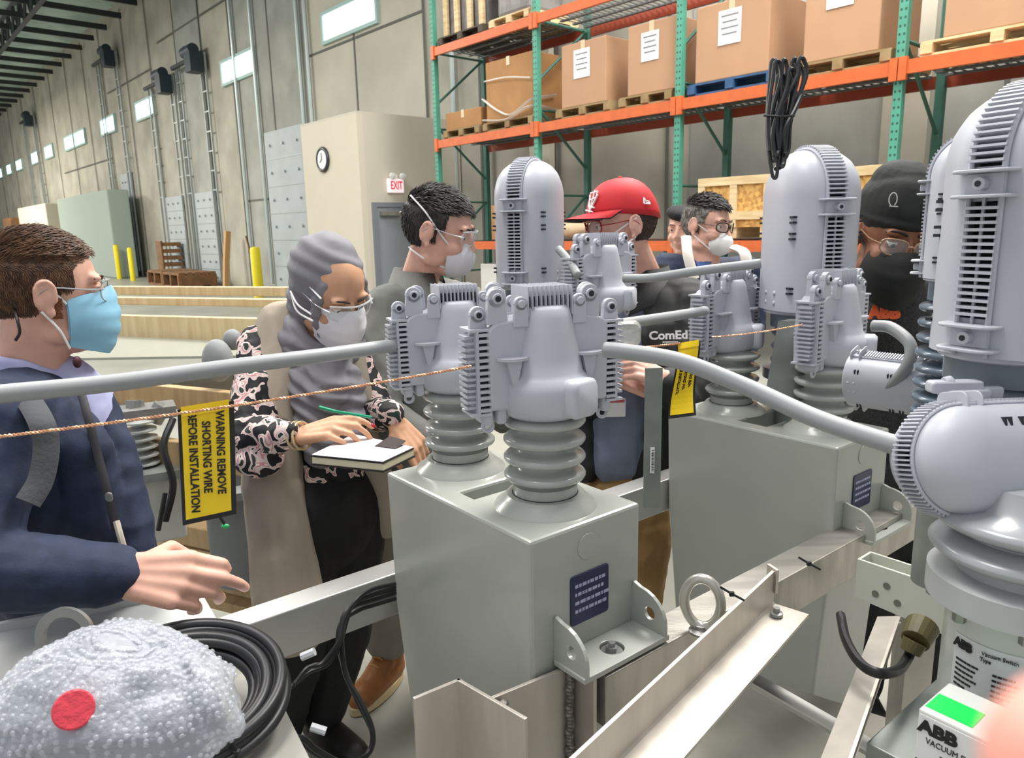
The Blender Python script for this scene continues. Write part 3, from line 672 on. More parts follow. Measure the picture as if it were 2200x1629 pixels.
def make_cover(lab):
    r = root('bushing_cover', (0, 0, 0), 0, lab, 'bushing cover', 'light grey bushing covers')
    m = MB()
    prof = [(.054, -.004), (.061, 0), (.071, .007), (.0755, .018), (.0765, .044), (.074, .054), (.0665, .062), (.061, .068), (.057, .09), (.051, .12), (.045, .150), (.0415, .162), (.036, .168), (.01, .169)]
    m.lathe(prof, n=48); m.build('cover_body', GREY, r, smooth=True, ang=60)
    # comb of upright ribs on the crown
    c = MB()
    for i in range(11):
        x = -.036+i*.0072; c.box((x*1.0, .004, .176), (.0019, .066, .044))
    c.build('crown_ribs', GREY, r); MB().box((0, .006, .172), (.070, .054, .022)).build('crown_gap_shade', DARK, r)  # dark box added so the gaps between crown ribs look shaded
    # rounded box on the flank
    b = MB(); R3 = Matrix.Rotation(.38, 3, 'Z'); b.rbox(R3 @ V((.0, -.069, .033)), (.058, .04, .058), .013, ax=R3, n=5, axis=1); b.build('side_box', GREY, r, smooth=True, ang=50)
    for s in (-1, 1):
        w = MB(); out = [(.02, .016), (.098, .016), (.100, .132)] + [(.100-.03*(1-math.cos(t)), .132+.018*math.sin(t)) for t in [math.radians(q) for q in range(15, 91, 15)]] + [(.02, .156)]
        w.prism(out, -.026, .026, lambda u, v, h: V((s*u, h, v)) if s > 0 else V((-u, -h, v)))
        wo = w.build('wing', GREY, r, bevel=.004)
        f, k = MB(), MB(); fins_rows(f, k, s*.097, s*.114, .051, .014, .136, 13)
        for i in range(13): f.box((s*.1235, 0, .022+i*.0088), (.017, .040-.010*abs(i-6)/6, .0040))
        f.box((s*.1155, 0, .076), (.004, .049, .124)); f.box((s*.112, 0, .0120), (.03, .05, .004)); f.box((s*.112, 0, .1380), (.03, .05, .004)); f.box((s*.120, 0, .076), (.008, .024, .112)); f.build('vent_fins', GREY, wo); k.build('vent_gap_shade', DARK, wo)
        l = MB()
        def lug(x, z, rr, y, base, t=.007):
            l.cyl((x, y-t/2, z), (x, y+t/2, z), rr, n=18); l.cyl((x, y-t*.9, z), (x, y+t*.9, z), rr*.55, n=14)
            l.prism([(x-rr*.95, z), (x+rr*.95, z), (x+rr*1.15, base), (x-rr*1.15, base)], y-t/2, y+t/2, lambda u, v, h: V((u, h, v)))
        lug(s*.110, .160, .0125, -.010, .132, .010); 
        for q in (-.018, .016): lug(s*.076+q*.4, .183, .0145, q, .145, .011)
        lug(s*.048, .174, .0105, -.026, .14, .009)
        l.build('hinge_lug', GREY, wo, bevel=.0012)
        h = MB(); h.cyl((s*.110, -.0205, .160), (s*.110, -.0188, .160), .0042, n=12); h.cyl((s*.076-.0072, -.0290, .183), (s*.076-.0072, -.0276, .183), .0045, n=12); h.build('lug_hole', DARK, wo)
        g = MB(); pts = [(s*.062+.026*math.cos(t), -.026-.022*math.sin(t)) for t in [math.pi*i/12 for i in range(13)]]
        g.prism(pts, .092, .096, lambda u, v, h: V((u, v, h)))
        g.prism([(s*.062-.012, .092), (s*.062+.012, .092), (s*.062+.003, .05), (s*.062-.003, .05)], -.036, -.026, lambda u, v, h: V((u, h, v)))
        g.build('shelf_tab', GREY, wo)
        c = MB()
        for q in (.078, .100):
            c.rbox((s*q, 0, .006), (.016, .04, .026), .005, axis=1)
        c.torus((s*.098, -.01, -.010), .008, .003, ax=(0, 1, 0), n=14, m=6); c.build('bottom_clip', GREY, wo, smooth=True)
    return r
cv = make_cover('light grey ribbed cover on the foremost bushing, in the middle of the scene')
place(cv, I1[0], math.radians(22), scale=1.16)
def cover(loc, deg, lab, sc=1.2): return place(tree(cv), loc, math.radians(deg), label=lab, scale=sc)
cover(I1[1], 20, 'light grey ribbed cover joined to the long cable, in front of the grey shirt', 1.10)
cover(I2[0]+B*.02, 42, 'light grey ribbed cover on the nearer bushing of the tank beyond the slanting cable')
cover(I2[1], 44, 'light grey ribbed cover directly above the narrow yellow tag')
sm = P(1290, 668, 2.28)
cover(sm, 44, 'smallest-looking light grey ribbed cover, in front of the face under the red cap')
def make_dome(lab):
    # local: x across the arch, y = axis between the two shells, z up, origin at base centre
    r = root('dome_cover', (0, 0, 0), 0, lab, 'dome cover', 'tall light grey dome covers')
    R0, H, T = .115, .40, .026
    def arch(R, y, zc=H-R0, zb=0.0, n=20):
        pts = [V((-R, y, zb)), V((-R, y, zb+(zc-zb)*.5))]+[V((-R*math.cos(math.pi*k/n), y, zc+R*math.sin(math.pi*k/n))) for k in range(n+1)]+[V((R, y, zb+(zc-zb)*.5)), V((R, y, zb))]
        return pts
    for s in (-1, 1):
        m = MB(); rings = []
        for t in (0, 8, 20, 34, 48, 62, 74, 84, 90):
            a = math.radians(t); rings.append(arch(max(R0*(math.cos(a)**.72) if t < 90 else .004, .004), s*(T+.078*math.sin(a)), H-R0))
        m.loft(rings, flip=(s < 0)); sh = m.build('shell', GREY, r, smooth=True, ang=75)
        f = MB(); f.tube([p+V((0, s*(T-.002), 0)) for p in arch(R0+.004, 0)], .0042, 8); f.build('seam_flange', GREY, sh, smooth=True)
        k = MB()
        for z in (.235, .222, .195, .182, .06, .047):
            for x in (-.082, .078):
                y = T+.078*math.sqrt(max(0, 1-(abs(x)/R0)**2.6)); k.box((x, s*y, z), (.020, .01, .005))
        k.build('slot', DARK, sh)
        b = MB()
        for z in (.02, .045):
            for x in (-.012, .03): b.ell((x, s*(T+.0765), z), (.006, .004, .006), nu=10, nv=6)
        b.build('rivet', GREY, sh, smooth=True)
    c = MB(); c.loft([arch(R0-.018, -T+.003), arch(R0-.018, T-.003)]); c.build('rib_gap_shade', DARK, r)  # dark arch filler stands in for shade between the dome ribs
    f = MB(); zc = H-R0
    for k in range(38):
        a = math.pi*(k+.5)/38; d = V((-math.cos(a), 0, math.sin(a))); Rm = Matrix((tuple(d), (0, 1, 0), tuple(d.cross(V((0, 1, 0)))))).transposed()
        f.box(V((0, 0, zc))+d*(R0-.004), (.034, T*2, .0036), ax=Rm)
    for s in (-1, 1):
        z = .065
        while z < zc-.055: f.box((s*(R0-.002), 0, z), (.03, T*2, .0046)); z += .0105
        f.box((s*(R0-.008), 0, zc-.028), (.014, T*2, .05)); f.box((s*(R0-.008), 0, .03), (.014, T*2, .055))
        f.box((s*(R0+.004), 0, .15), (.004, .004, .20))
    f.build('cooling_ribs', GREY, r)
    for s in (-1, 1):
        for zb in (zc-.028, .030):
            g = MB()
            for q in (-.018, .018): g.rbox((s*(R0+.006), 0, zb+q), (.052, .088, .005), .02, n=5)
            g.box((s*(R0), 0, zb), (.02, .055, .03)); g.lathe([(.0095, 0), (.0095, .016), (.005, .017)], (s*(R0+.008), 0, zb), 16, ax=(s, 0, 0)); g.build('clamp', GREY, r, bevel=.001)
            h = MB().cyl((s*(R0+.0245), 0, zb), (s*(R0+.0262), 0, zb), .0045, n=12); h.build('clamp_screw', DARK, r)
    s_ = MB(); s_.loft([[V((p.x*k, p.y*k2, z)) for p in [V((.112*math.cos(t), .102*math.sin(t), 0)) for t in [2*math.pi*i/32 for i in range(32)]]] for k, k2, z in ((.9, .9, -.012), (1.0, 1.0, -.008), (1.0, 1.0, .012))]); s_.build('skirt', GREY, r, smooth=True)
    return r
def azrot(az): return math.radians(90-az)        # local x to azimuth az
dm = make_dome('tall light grey finned dome standing nearest the camera')
d3 = P(2082, 765, 1.02)+dirv(62)*.105; place(dm, d3, azrot(62), scale=.90)
d1 = P(1140, 612, 2.42); d2 = P(1728, 662, 2.10)
place(tree(dm), d1, azrot(26), label='tall light grey finned dome between the man in the grey shirt and the red cap', scale=.98)
place(tree(dm), d2, azrot(172), label='tall light grey dome with the hank of black cable on top', scale=1.08)
d4 = P(2078, 596, 1.32); place(tree(dm), d4, azrot(120), label='partly hidden light grey dome tucked behind the nearest tall dome', scale=.62)
# horizontal dome over the nearest big bushing, lying on its side
hz = P(2290, 975, .98); xax = (Z*.92+N*.0+FW*.25).normalized()
zax = (dirv(-100)+Z*.03).normalized(); yax = zax.cross(xax).normalized(); xax = yax.cross(zax).normalized()
Rh = Matrix((tuple(xax), tuple(yax), tuple(zax))).transposed()
place(tree(dm), hz, rot=Rh, label='light grey finned dome lying on its side, the slanting cable entering its ribs', scale=.60)
hz2 = P(1835, 812, 1.62); zz = dirv(70)
Rh2 = Matrix((tuple((Z*.95-N*.3).normalized()), tuple(zz.cross((Z*.95-N*.3).normalized())), tuple(zz))).transposed()
place(tree(dm), hz2, rot=Rh2, label='lying grey dome behind the tank cover, a thick cable looping over it', scale=.5)
# ---- pole insulators carrying the domes
def pole(loc, n, pitch, rs, rt, lab, name='post_insulator', m=PORC, foot=None, capm=None, caph=.06, capr=None):
    r = root(name, loc-Z*(n*pitch), 0, lab, 'insulator', 'ribbed post insulators')
    MB().lathe(sheds(n, pitch, rs, rt, 0), n=40).build('sheds', m, r, smooth=True, ang=70)
    MB().lathe([(capr or rs*1.1, n*pitch), (capr or rs*1.1, n*pitch+caph)], n=36).build('cap', capm or m, r, smooth=True)
    if foot is not None: MB().lathe([(rs*1.5, -.03), (rs*1.5, 0)], n=32).build('flange', m, r, smooth=True); MB().lathe([(rs, -foot), (rs, -.03)], n=24).build('foot', GALV, r, smooth=True)
    return r
DBLUE = mat('dark_blue_insulator', '5C6A78', .25, coat=.4)
pole(d1-Z*.06, 9, .035, .05, .075, 'dark insulator under the dome by the grey-shirted man', m=mat('slate_insulator', '6C7680', .3), foot=.3, capr=.085, caph=.055)
pole(d2-Z*.05, 3, .04, .07, .085, 'dark insulator under the dome with the cable hank', m=mat('slate_insulator', '6C7680', .3), foot=.4, capr=.09, caph=.045)
pole(d4-Z*.04, 9, .028, .045, .072, 'dark blue ribbed insulator beside the nearest tall dome', m=DBLUE, foot=.3, caph=.045, capr=.06)
pole(d3-Z*.045, 2, .05, .075, .09, 'dark insulator directly under the nearest tall dome', m=mat('slate_insulator', '6C7680', .3), capr=.085, caph=.04)
r = tag(MB().box(P(2200, 860, 1.2), (.16, .1, .13), rz=.7).build('metal_housing', GALV, bevel=.004), 'plain dull metal housing above the lying dome', 'housing')
k = MB(); k.rbox(P(2050, 830, 1.0), (.07, .02, .016), .004, axis=1); k.rbox(P(2105, 845, 1.0), (.06, .012, .018), .004, axis=1); k.cyl(P(2030, 826, 1.0), P(2045, 822, 1.0), .01); k.rbox(P(2075, 850, 1.0), (.06, .02, .02), .005, axis=1)
tag(k.build('terminal_clamp', GREY, smooth=False, bevel=.001), 'small light grey clamp on top of the lying dome', 'clamp')
r = root('cable_stand', P(1690, 840, 1.9), 0, 'dull grey tapering stand panel behind the two covers of the farther tank', 'stand')
k = MB(); q = [P(1672, 690, 1.95), P(1745, 690, 1.95), P(1755, 870, 1.95), P(1640, 870, 1.95)]; k.loft([q, [p+N*.06 for p in q]]); k.build('stand_panel', GALV, r, world=True)
sp = sm-Z*.004
pole(sp, 6, .03, .042, .06, 'grey insulator under the smallest-looking cover', foot=.08, caph=.002)
# ---- nearest interrupter: sheds, flange, labelled tank, box
c0 = P(2205, 1120, .93); c0 = V((c0.x, c0.y, 0)); zt_ = P(2160, 1085, .93).z
r = root('vacuum_interrupter', V((c0.x, c0.y, .5)), 0, 'big light grey cylinder with wide sheds and a white data label, nearest the camera', 'interrupter')
def L(z): return z-.5
pr = []
for i, z in enumerate((zt_-.012, zt_-.052)): pr = [(.070, L(z)-.026), (.1, L(z)-.012), (.106, L(z)-.006), (.106, L(z)-.002), (.1, L(z)+.004), (.07, L(z)+.012)]+pr
pr.append((.06, L(zt_)+.03))
MB().lathe(pr, n=56).build('sheds', mat('shed_grey', 'A6A9AC', .28, coat=.3), r, smooth=True, ang=60)
z5 = zt_-.105
MB().lathe([(.09, L(z5)-.024), (.1045, L(z5)-.022), (.1045, L(z5)+.012), (.096, L(z5)+.016), (.072, L(z5)+.016), (.07, L(z5)+.035)], n=56).build('flange', mat('flange_grey', 'B4B6B6', .35), r, smooth=True, ang=40)
MB().lathe([(.078, L(z5)-.30), (.078, L(z5)-.03), (.083, L(z5)-.022)], n=56).build('cylinder', mat('cylinder_paint', 'C6CBC5', .32, coat=.2), r, smooth=True, ang=50)
bb = MB()
for k in range(8): t = k*math.pi/4+.3; bb.cyl((.094*math.cos(t), .094*math.sin(t), L(z5)-.036), (.094*math.cos(t), .094*math.sin(t), L(z5)-.022), .008, n=6)
bb.build('bolts', STEEL, r)
av = math.atan2(-c0.y, -c0.x)            # angle towards the camera
lb = MB(); a0 = av-.85; a1 = av+.35; zl0, zl1 = L(z5)-.195, L(z5)-.062; n_ = 16
ring = lambda rr, z: [V((rr*math.cos(a0+(a1-a0)*i/n_), rr*math.sin(a0+(a1-a0)*i/n_), z)) for i in range(n_+1)]
lb.loft([ring(.0786, zl0), ring(.0786, zl1)], closed=False)
lo = lb.build('data_label', mat('label_grey', 'CDD0D0', .4), r, smooth=True)
def on_cyl(t_ang, z, rr=.0792): return V((c0.x, c0.y, .5))+V((rr*math.cos(t_ang), rr*math.sin(t_ang), z))
def cyl_text(s, size, ang, z, sx=1, bold=0.0):
    p = on_cyl(ang, z); nrm = V((math.cos(ang), math.sin(ang), 0)); xdir = Z.cross(nrm)
    return text('lettering', s, size, lo, p+nrm*.0004, xdir, Z, INK, sx=sx, bold=bold)
cyl_text('ABB', .016, a0+.18, zl1-.012, .9, .0009)
cyl_text('Vacuum Switch', .0075, a0+.74, zl1-.009, .85); cyl_text('Type', .0075, a0+.55, zl1-.018, .85)
ln = MB()
for i in range(13):
    z = zl1-.034-i*.007
    for b0_, wl_ in ((a0+.07, random.uniform(.2, .42)), (a0+.66, random.uniform(.25, .46))):
        t = b0_
        while t < b0_+wl_: e = min(t+.07, b0_+wl_); ln.box(V((.0792*math.cos((t+e)/2), .0792*math.sin((t+e)/2), z)), (.0005, .079*(e-t)*.85, .0028), rz=(t+e)/2); t = e
ln.build('printed_lines', INK, lo)
# white carton in front
bx0, bx1 = P(1975, 1530, .86), P(2185, 1602, .78)
bz = P(1980, 1522, .86).z; u = (V((bx1.x, bx1.y, 0))-V((bx0.x, bx0.y, 0))).normalized(); v_ = V((-u.y, u.x, 0)); Rb = Matrix((tuple(u), tuple(v_), tuple(Z))).transposed()
bc = V((bx0.x, bx0.y, 0))+u*.055+v_*.04; H_ = .13
r = root('switch_carton', V((bc.x, bc.y, bz-H_)), 0, 'small white carton lettered VACUUM SWITCH with a green strip on top', 'carton', rot=Rb)
wb = mat('carton_white', 'D9DBD6', .5)
MB().box((0, 0, H_/2), (.112, .08, H_)).build('carton_body', wb, r, bevel=.002)
MB().box((-.028, 0-.012, H_+.0006), (.05, .036, .001)).build('green_strip', mat('green_strip', '12D858', .5, emit='12D858', estr=.15), r)
lp = MB().box((-.006, -.0406, H_-.036), (.096, .0008, .062)).build('front_label', WHITE, r)
fc = V((bc.x, bc.y, bz-H_)); fw = lambda x, z: fc+u*x-v_*.0413+Z*z
text('lettering', 'ABB', .021, lp, fw(-.033, H_-.019), u, Z, INK, sx=1.1, bold=.0012)
text('lettering', 'VACUUM SWITCH', .0105, lp, fw(-.010, H_-.035), u, Z, INK, sx=.8)
k = MB()
for i in range(5): k.box((.037, -.0413, H_-.018-i*.009), (.012*random.uniform(.6, 1), .0004, .0022))
for i in range(3): k.box((-.014, -.0413, H_-.047-i*.006), (.03*random.uniform(.6, 1), .0004, .0014))
k.box((-.048, -.0413, H_-.07), (.012, .0004, .014)); k.build('printed_lines', INK, lp)
k = MB()
for z in (H_-.008, H_-.064): k.box((.037, -.0413, z), (.02, .0003, .0012))
for x in (.027, .047): k.box((x, -.0413, H_-.036), (.0012, .0003, .056))
k.build('printed_frame', INK, lp)
MB().box((-.045, -.0402, H_-.084), (.022, .001, .012)).build('green_strip', mat('teal_strip', '2E8A74', .5), r)
stand = MB().box(V((c0.x, c0.y, .43)), (.24, .24, .86-.0), rz=YAW)
# pedestal carrying the cylinder and the carton
pz = bz-H_; pd = MB(); pd.box(V((c0.x, c0.y, 0))+Z*(pz-.02)-dirv(54)*.03, (.22, .22, .04), rz=YAW); pd.box(V((c0.x, c0.y, 0))+Z*((pz-.04)/2), (.12, .12, pz-.04), rz=YAW)
tag(pd.build('equipment_pedestal', GALV, bevel=.002), 'metal pedestal under the labelled cylinder and the small white carton', 'pedestal')
# ================================================================== ALUMINIUM FRAME
def rail(name, a0, a1, b0, b1, z0, z1, m, lab, cat='rail'):
    k = MB(); k.box(E((a0+a1)/2, (b0+b1)/2, (z0+z1)/2), (abs(b1-b0), abs(a1-a0), abs(z1-z0)), ax=RB)
    return tag(k.build(name, m, bevel=.003), lab, cat)
rail('frame_rail', .785, .860, .812, 2.7, .80, .90, ALU, 'near aluminium rail running past the eye bolt to the white bracket')
rail('frame_rail', 1.362, 1.428, .33, 2.7, .80, .90, ALUB, 'far bright aluminium rail, one end close to the resting fist')
# profile stub with weld beads
r = root('welded_profile', E(.88, .68, .6), YAW, 'welded aluminium profile stub with bright cut edges, lowest in the middle foreground', 'profile')
def strip(pts, t, z0, z1):
    k = MB()
    for (a, b), (c, d) in zip(pts[:-1], pts[1:]):
        p, q = E(a, b, 0), E(c, d, 0); u_ = (q-p).normalized(); n_ = V((-u_.y, u_.x, 0))*t/2; e = u_*t*.5
        w4 = [p-e-n_, q+e-n_, q+e+n_, p-e+n_]; k.loft([[x+Z*z0 for x in w4], [x+Z*z1 for x in w4]])
    return k
ALUW = mat('warm_aluminium', 'C6BFB5', .38, metal=.5, var=.13, vscale=6, stretch=(3, 3, .6), bump=.02, bscale=40)
strip([(.950, .536), (.944, .618), (.795, .640)], .007, .60, .90).build('angle_leg', ALUW, r, world=True, bevel=.001)
strip([(.868, .634), (.853, .776)], .007, .60, .90).build('web', ALUW, r, world=True, bevel=.001)
strip([(.938, .792), (.80, .797)], .008, .60, .90).build('end_flange', ALUW, r, world=True, bevel=.001)
for (a, b) in ((.860, .655), (.850, .790)):
    k = MB(); z = .62
    while z < .895: k.ell(E(a-.010, b-.012, z)+V((random.uniform(-.002, .002), 0, 0)), (.008, .009, .006), nu=8, nv=6); z += .007
    k.build('weld_bead', WELD, r, world=True, smooth=True)
# big angle lying across the near rail
def angle_bar(name, p0, p1, leg, t, back, lab, m=ALU, up=None):
    u_ = (p1-p0).normalized(); up_ = (up or Z); back = (back-u_*back.dot(u_)).normalized(); up_ = (up_-u_*up_.dot(u_)).normalized()
    sec = [(0, 0), (leg, 0), (leg, t), (t*1.6, t), (t, t*1.6), (t, leg), (0, leg)]
    k = MB(); k.loft([[p-back*s*1.0+up_*q for s, q in sec] for p in (p0, p1)])
    r_ = root(name, (p0+p1)/2, 0, lab, 'angle bar'); k.build('bar', m, r_, world=True); return r_
p0, p1 = PZ(1363, 1595, .903), PZ(1655, 1300, .903); p0 = p0-(p1-p0)*.45
ab_ = angle_bar('angle_bar', p0, p1, .075, .006, A, 'broad aluminium angle bar slanting across the foreground', ALUW)
k = MB(); k.box(p1+(p1-p0).normalized()*.004+Z*.055, (.006, .03, .05), rz=.3); k.build('end_lug', ALUW, ab_, world=True)
k = MB(); k.lathe([(.012, 0), (.012, .006), (.006, .007), (.006, .016)], p1-(p1-p0).normalized()*.04-A*.03+Z*.008, 12); k.build('bolt', STEEL, ab_, world=True)
angle_bar('angle_bar', P(1735, 1700, .86), P(1885, 1325, 1.25), .032, .004, -RT, 'narrow aluminium brace slanting up to the white bracket', ALUW, up=-FW)
angle_bar('angle_bar', PZ(1935, 1335, .80)+V((0.02, 0, 0)), PZ(1935, 1335, .80)+V((0.02, 0, -.76)), .06, .005, -FW, 'upright aluminium angle post under the white bracket', ALU, up=RT)
angle_bar('angle_bar', P(1590, 1465, 1.36), P(1905, 1650, 1.2), .035, .004, A, 'shiny aluminium strip low under the broad angle bar', ALUB)
q = [PZ(1380, 1640, .50), PZ(1850, 1700, .50), PZ(1960, 1560, .50), PZ(1580, 1440, .50)]
sheet(q, 'floor_panel', mat('dull_sheet_metal', '9A978E', .35, metal=.5, var=.2, vscale=5), 'low dull metal panel under the broad angle bar', 'panel', .02)
q = [PZ(700, 1750, .80), PZ(1300, 1750, .80), PZ(1290, 1560, .86), PZ(890, 1600, .80)]
rail('frame_rail', .66, .72, .25, .86, .83, .86, ALUB, 'bright aluminium flat bar running under the profile stub at the lower edge')
# white painted U bracket
r = root('mounting_bracket', PZ(1930, 1300, .85), 0, 'white painted channel bracket with three bolt holes', 'bracket')
b0_, b1_ = PZ(1843, 1200, .905), PZ(2060, 1272, .905); ub = (b1_-b0_).normalized(); nb = V((-ub.y, ub.x, 0)); Lb = (b1_-b0_).length; hb = .105
BR = mat('bracket_white', 'C9CBC0', .35, coat=.2)
k = MB(); fnb = lambda u_, v2, h: b0_+ub*u_+Z*(v2-hb)+nb*h
k.prism([(0, 0.012), (0, hb), (Lb, hb), (Lb, 0)], -.003, .003, fnb); k.build('front_plate', BR, r, world=True, bevel=.001)
k = MB(); k.prism([(0, 0.012), (0, hb), (Lb, hb), (Lb, 0)], .052, .058, fnb); k.prism([(0, 0.012), (0.006, .012), (0.006, hb), (0, hb)], 0, .055, fnb); k.build('back_plate', BR, r, world=True, bevel=.001)
k = MB()
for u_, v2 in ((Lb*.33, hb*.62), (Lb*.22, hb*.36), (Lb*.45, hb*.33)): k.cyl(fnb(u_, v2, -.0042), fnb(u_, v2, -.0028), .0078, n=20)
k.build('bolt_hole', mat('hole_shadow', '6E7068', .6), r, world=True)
k = MB(); k.cyl(fnb(Lb*.62, hb-.02, .01), fnb(Lb*.62, hb+.004, .01), .007, n=6); k.build('bolt', STEEL, r, world=True)
# eye bolt and lifting eye
r = root('eye_bolt', PZ(1505, 1358, .9), 0, 'rounded steel eye bolt standing on the near rail beside the angle bar', 'eye bolt')
cc = PZ(1507, 1358, .9)+Z*.060; axr = dirv(206)
MB().torus(cc, .048, .0095, ax=tuple(axr), n=36, m=12, sx=.7).build('eye', mat('bright_steel', 'BDBBB2', .25, metal=.6), r, world=True, smooth=True)
MB().lathe([(.022, 0), (.022, .004), (.013, .008), (.013, .016)], PZ(1505, 1358, .9), 18).build('collar', STEEL, r, world=True, smooth=True)
r = root('lifting_eye', PZ(140, 1440, .9), 0, 'flat steel lifting eye behind the bubble-wrapped bundle', 'lifting eye')
cc = P(140, 1368, 1.2); x, y = RT, UP
ro_, ri_ = .048, .033; k = MB(); n_ = 26; pts = []
for i in range(n_+1): t = math.radians(-35+i*250/n_); pts.append((math.cos(t), math.sin(t)))
out = [cc+x*c*ro_+y*s*ro_ for c, s in pts]; inn = [cc+x*c*ri_+y*s*ri_ for c, s in pts]
out = [out[0]-y*.05]+out+[out[-1]-y*.07]; inn = [inn[0]-y*.05]+inn+[inn[-1]-y*.07]
rings = [[o-FW*.004, i_-FW*.004, i_+FW*.004, o+FW*.004] for o, i_ in zip(out, inn)]; k.loft(rings); k.build('eye', STEEL, r, world=True, smooth=True, ang=40)
# wide pale channel at the near end, under the fist
r = root('side_channel', E(1.5, -.1, .88), YAW, 'wide pale metal channel lying under the resting fist', 'channel')
PGP = mat('pale_grey_paint', 'B4B6B6', .4, var=.05)
f0_, f1_, n0_, n1_ = PZ(-160, 1392, .885), PZ(432, 1272, .885), PZ(-160, 1560, .885), PZ(470, 1338, .885)
k = MB(); top = [n0_, n1_, f1_, f0_]; k.loft([[p-Z*.012 for p in top], top]); k.build('flat', PGP, r, world=True)
uu = (f1_-f0_).normalized(); vv = V((-uu.y, uu.x, 0)); k = MB(); q = [f0_, f1_, f1_+vv*.012, f0_+vv*.012]; k.loft([[p-Z*.05 for p in q], [p+Z*.018 for p in q]]); k.build('lip', PGP, r, world=True)
uu = (n1_-n0_).normalized(); vv = V((-uu.y, uu.x, 0)); k = MB(); q = [n0_-vv*.010, n1_-vv*.010, n1_, n0_]; k.loft([[p-Z*.10 for p in q], q]); k.build('front_web', PGP, r, world=True)
q = [PZ(-300, 1560, .84), PZ(700, 1700, .84), PZ(560, 1420, .84), PZ(300, 1360, .84), PZ(-200, 1420, .84)]
sheet([p for p in q][::-1], 'steel_tray', mat('tray_grey', 'A9A79F', .4, var=.1), 'flat grey tray under the hose coil and the bubble wrap', 'tray')
# ================================================================== CABLES, TAGS
def cable(name, pts, r, m, lab, cat='cable', n=10, sub=12):
    return tag(MB().tube(bez(pts, sub), r, n).build(name, m, smooth=True, ang=180), lab, cat)
cl = P(868, 742, 1.52)
cable('grey_cable', [cl+RT*.02, P(830, 745, 1.47), P(700, 763, 1.34), P(500, 788, 1.22), P(250, 822, 1.11), P(0, 847, 1.02), P(-120, 862, .98)], .0135, CABLE, 'long thick grey cable crossing in front of the man in the navy jacket')
cr = I1[0]+dirv(74)*.115+Z*.07
cable('grey_cable', [P(1300, 752, 1.24), P(1345, 756, 1.22), P(1460, 776, 1.18), P(1600, 830, 1.13), P(1760, 902, 1.05), P(1935, 960, .97), P(1985, 972, .95)], .0135, CABLE, 'thick grey cable slanting down from the middle cover to the lying dome')
cable('grey_cable', [P(1290, 708, 1.5), P(1340, 696, 1.6), P(1430, 682, 1.75), P(1515, 668, 1.92)], .0125, CABLE, 'short grey cable over the black jacket, ending at the cover above the narrow tag')
cable('grey_cable', [P(1340, 598, 2.04), P(1400, 597, 2.0), P(1500, 582, 1.92), P(1635, 566, 1.86)], .0125, CABLE, 'upper grey cable across the shoulder of the black jacket to the dome with the hank')
cable('grey_cable', [P(1200, 535, 2.2), P(1222, 560, 2.16), P(1242, 592, 2.1)], .012, CABLE, 'very short grey cable between the middle dome and the smallest-looking cover')
cable('grey_cable', [P(1875, 700, 1.55), P(1915, 705, 1.52), P(1955, 740, 1.48), P(1950, 785, 1.48), P(1915, 825, 1.52), P(1880, 840, 1.56)], .0125, mat('cable_loop_grey', '85888A', .4), 'thick grey cable loop in front of the man in the black beanie')
def twisted(name, p0, p1, r, sag, lab, n=260, turns=70):
    r_ = root(name, p0, 0, lab, 'wire')
    for ph in (0, math.pi):
        pts = []
        x_, y_, d_ = basis(p1-p0)
        for i in range(n+1):
            t = i/n; a = turns*2*math.pi*t+ph; pts.append(p0.lerp(p1, t)-Z*sag*4*t*(1-t)+(x_*math.cos(a)+y_*math.sin(a))*r)
        MB().tube(pts, r*1.0, 5).build('strand', COPPER, r_, world=True, smooth=True)
    return r_
twisted('copper_wire', P(-40, 943, .90), P(1012, 787, 1.13), .0013, .006, 'long twisted copper wire crossing in front of the hijab-wearing woman')
twisted('copper_wire', P(1530, 724, 1.76), P(1725, 697, 1.55), .0012, .004, 'thin copper wire between the two covers of the farther tank', 80, 24)
twisted('copper_wire', P(1340, 752, 1.45), P(1462, 738, 1.62), .0014, .0, 'short copper wire holding the narrow yellow tag', 60, 16)
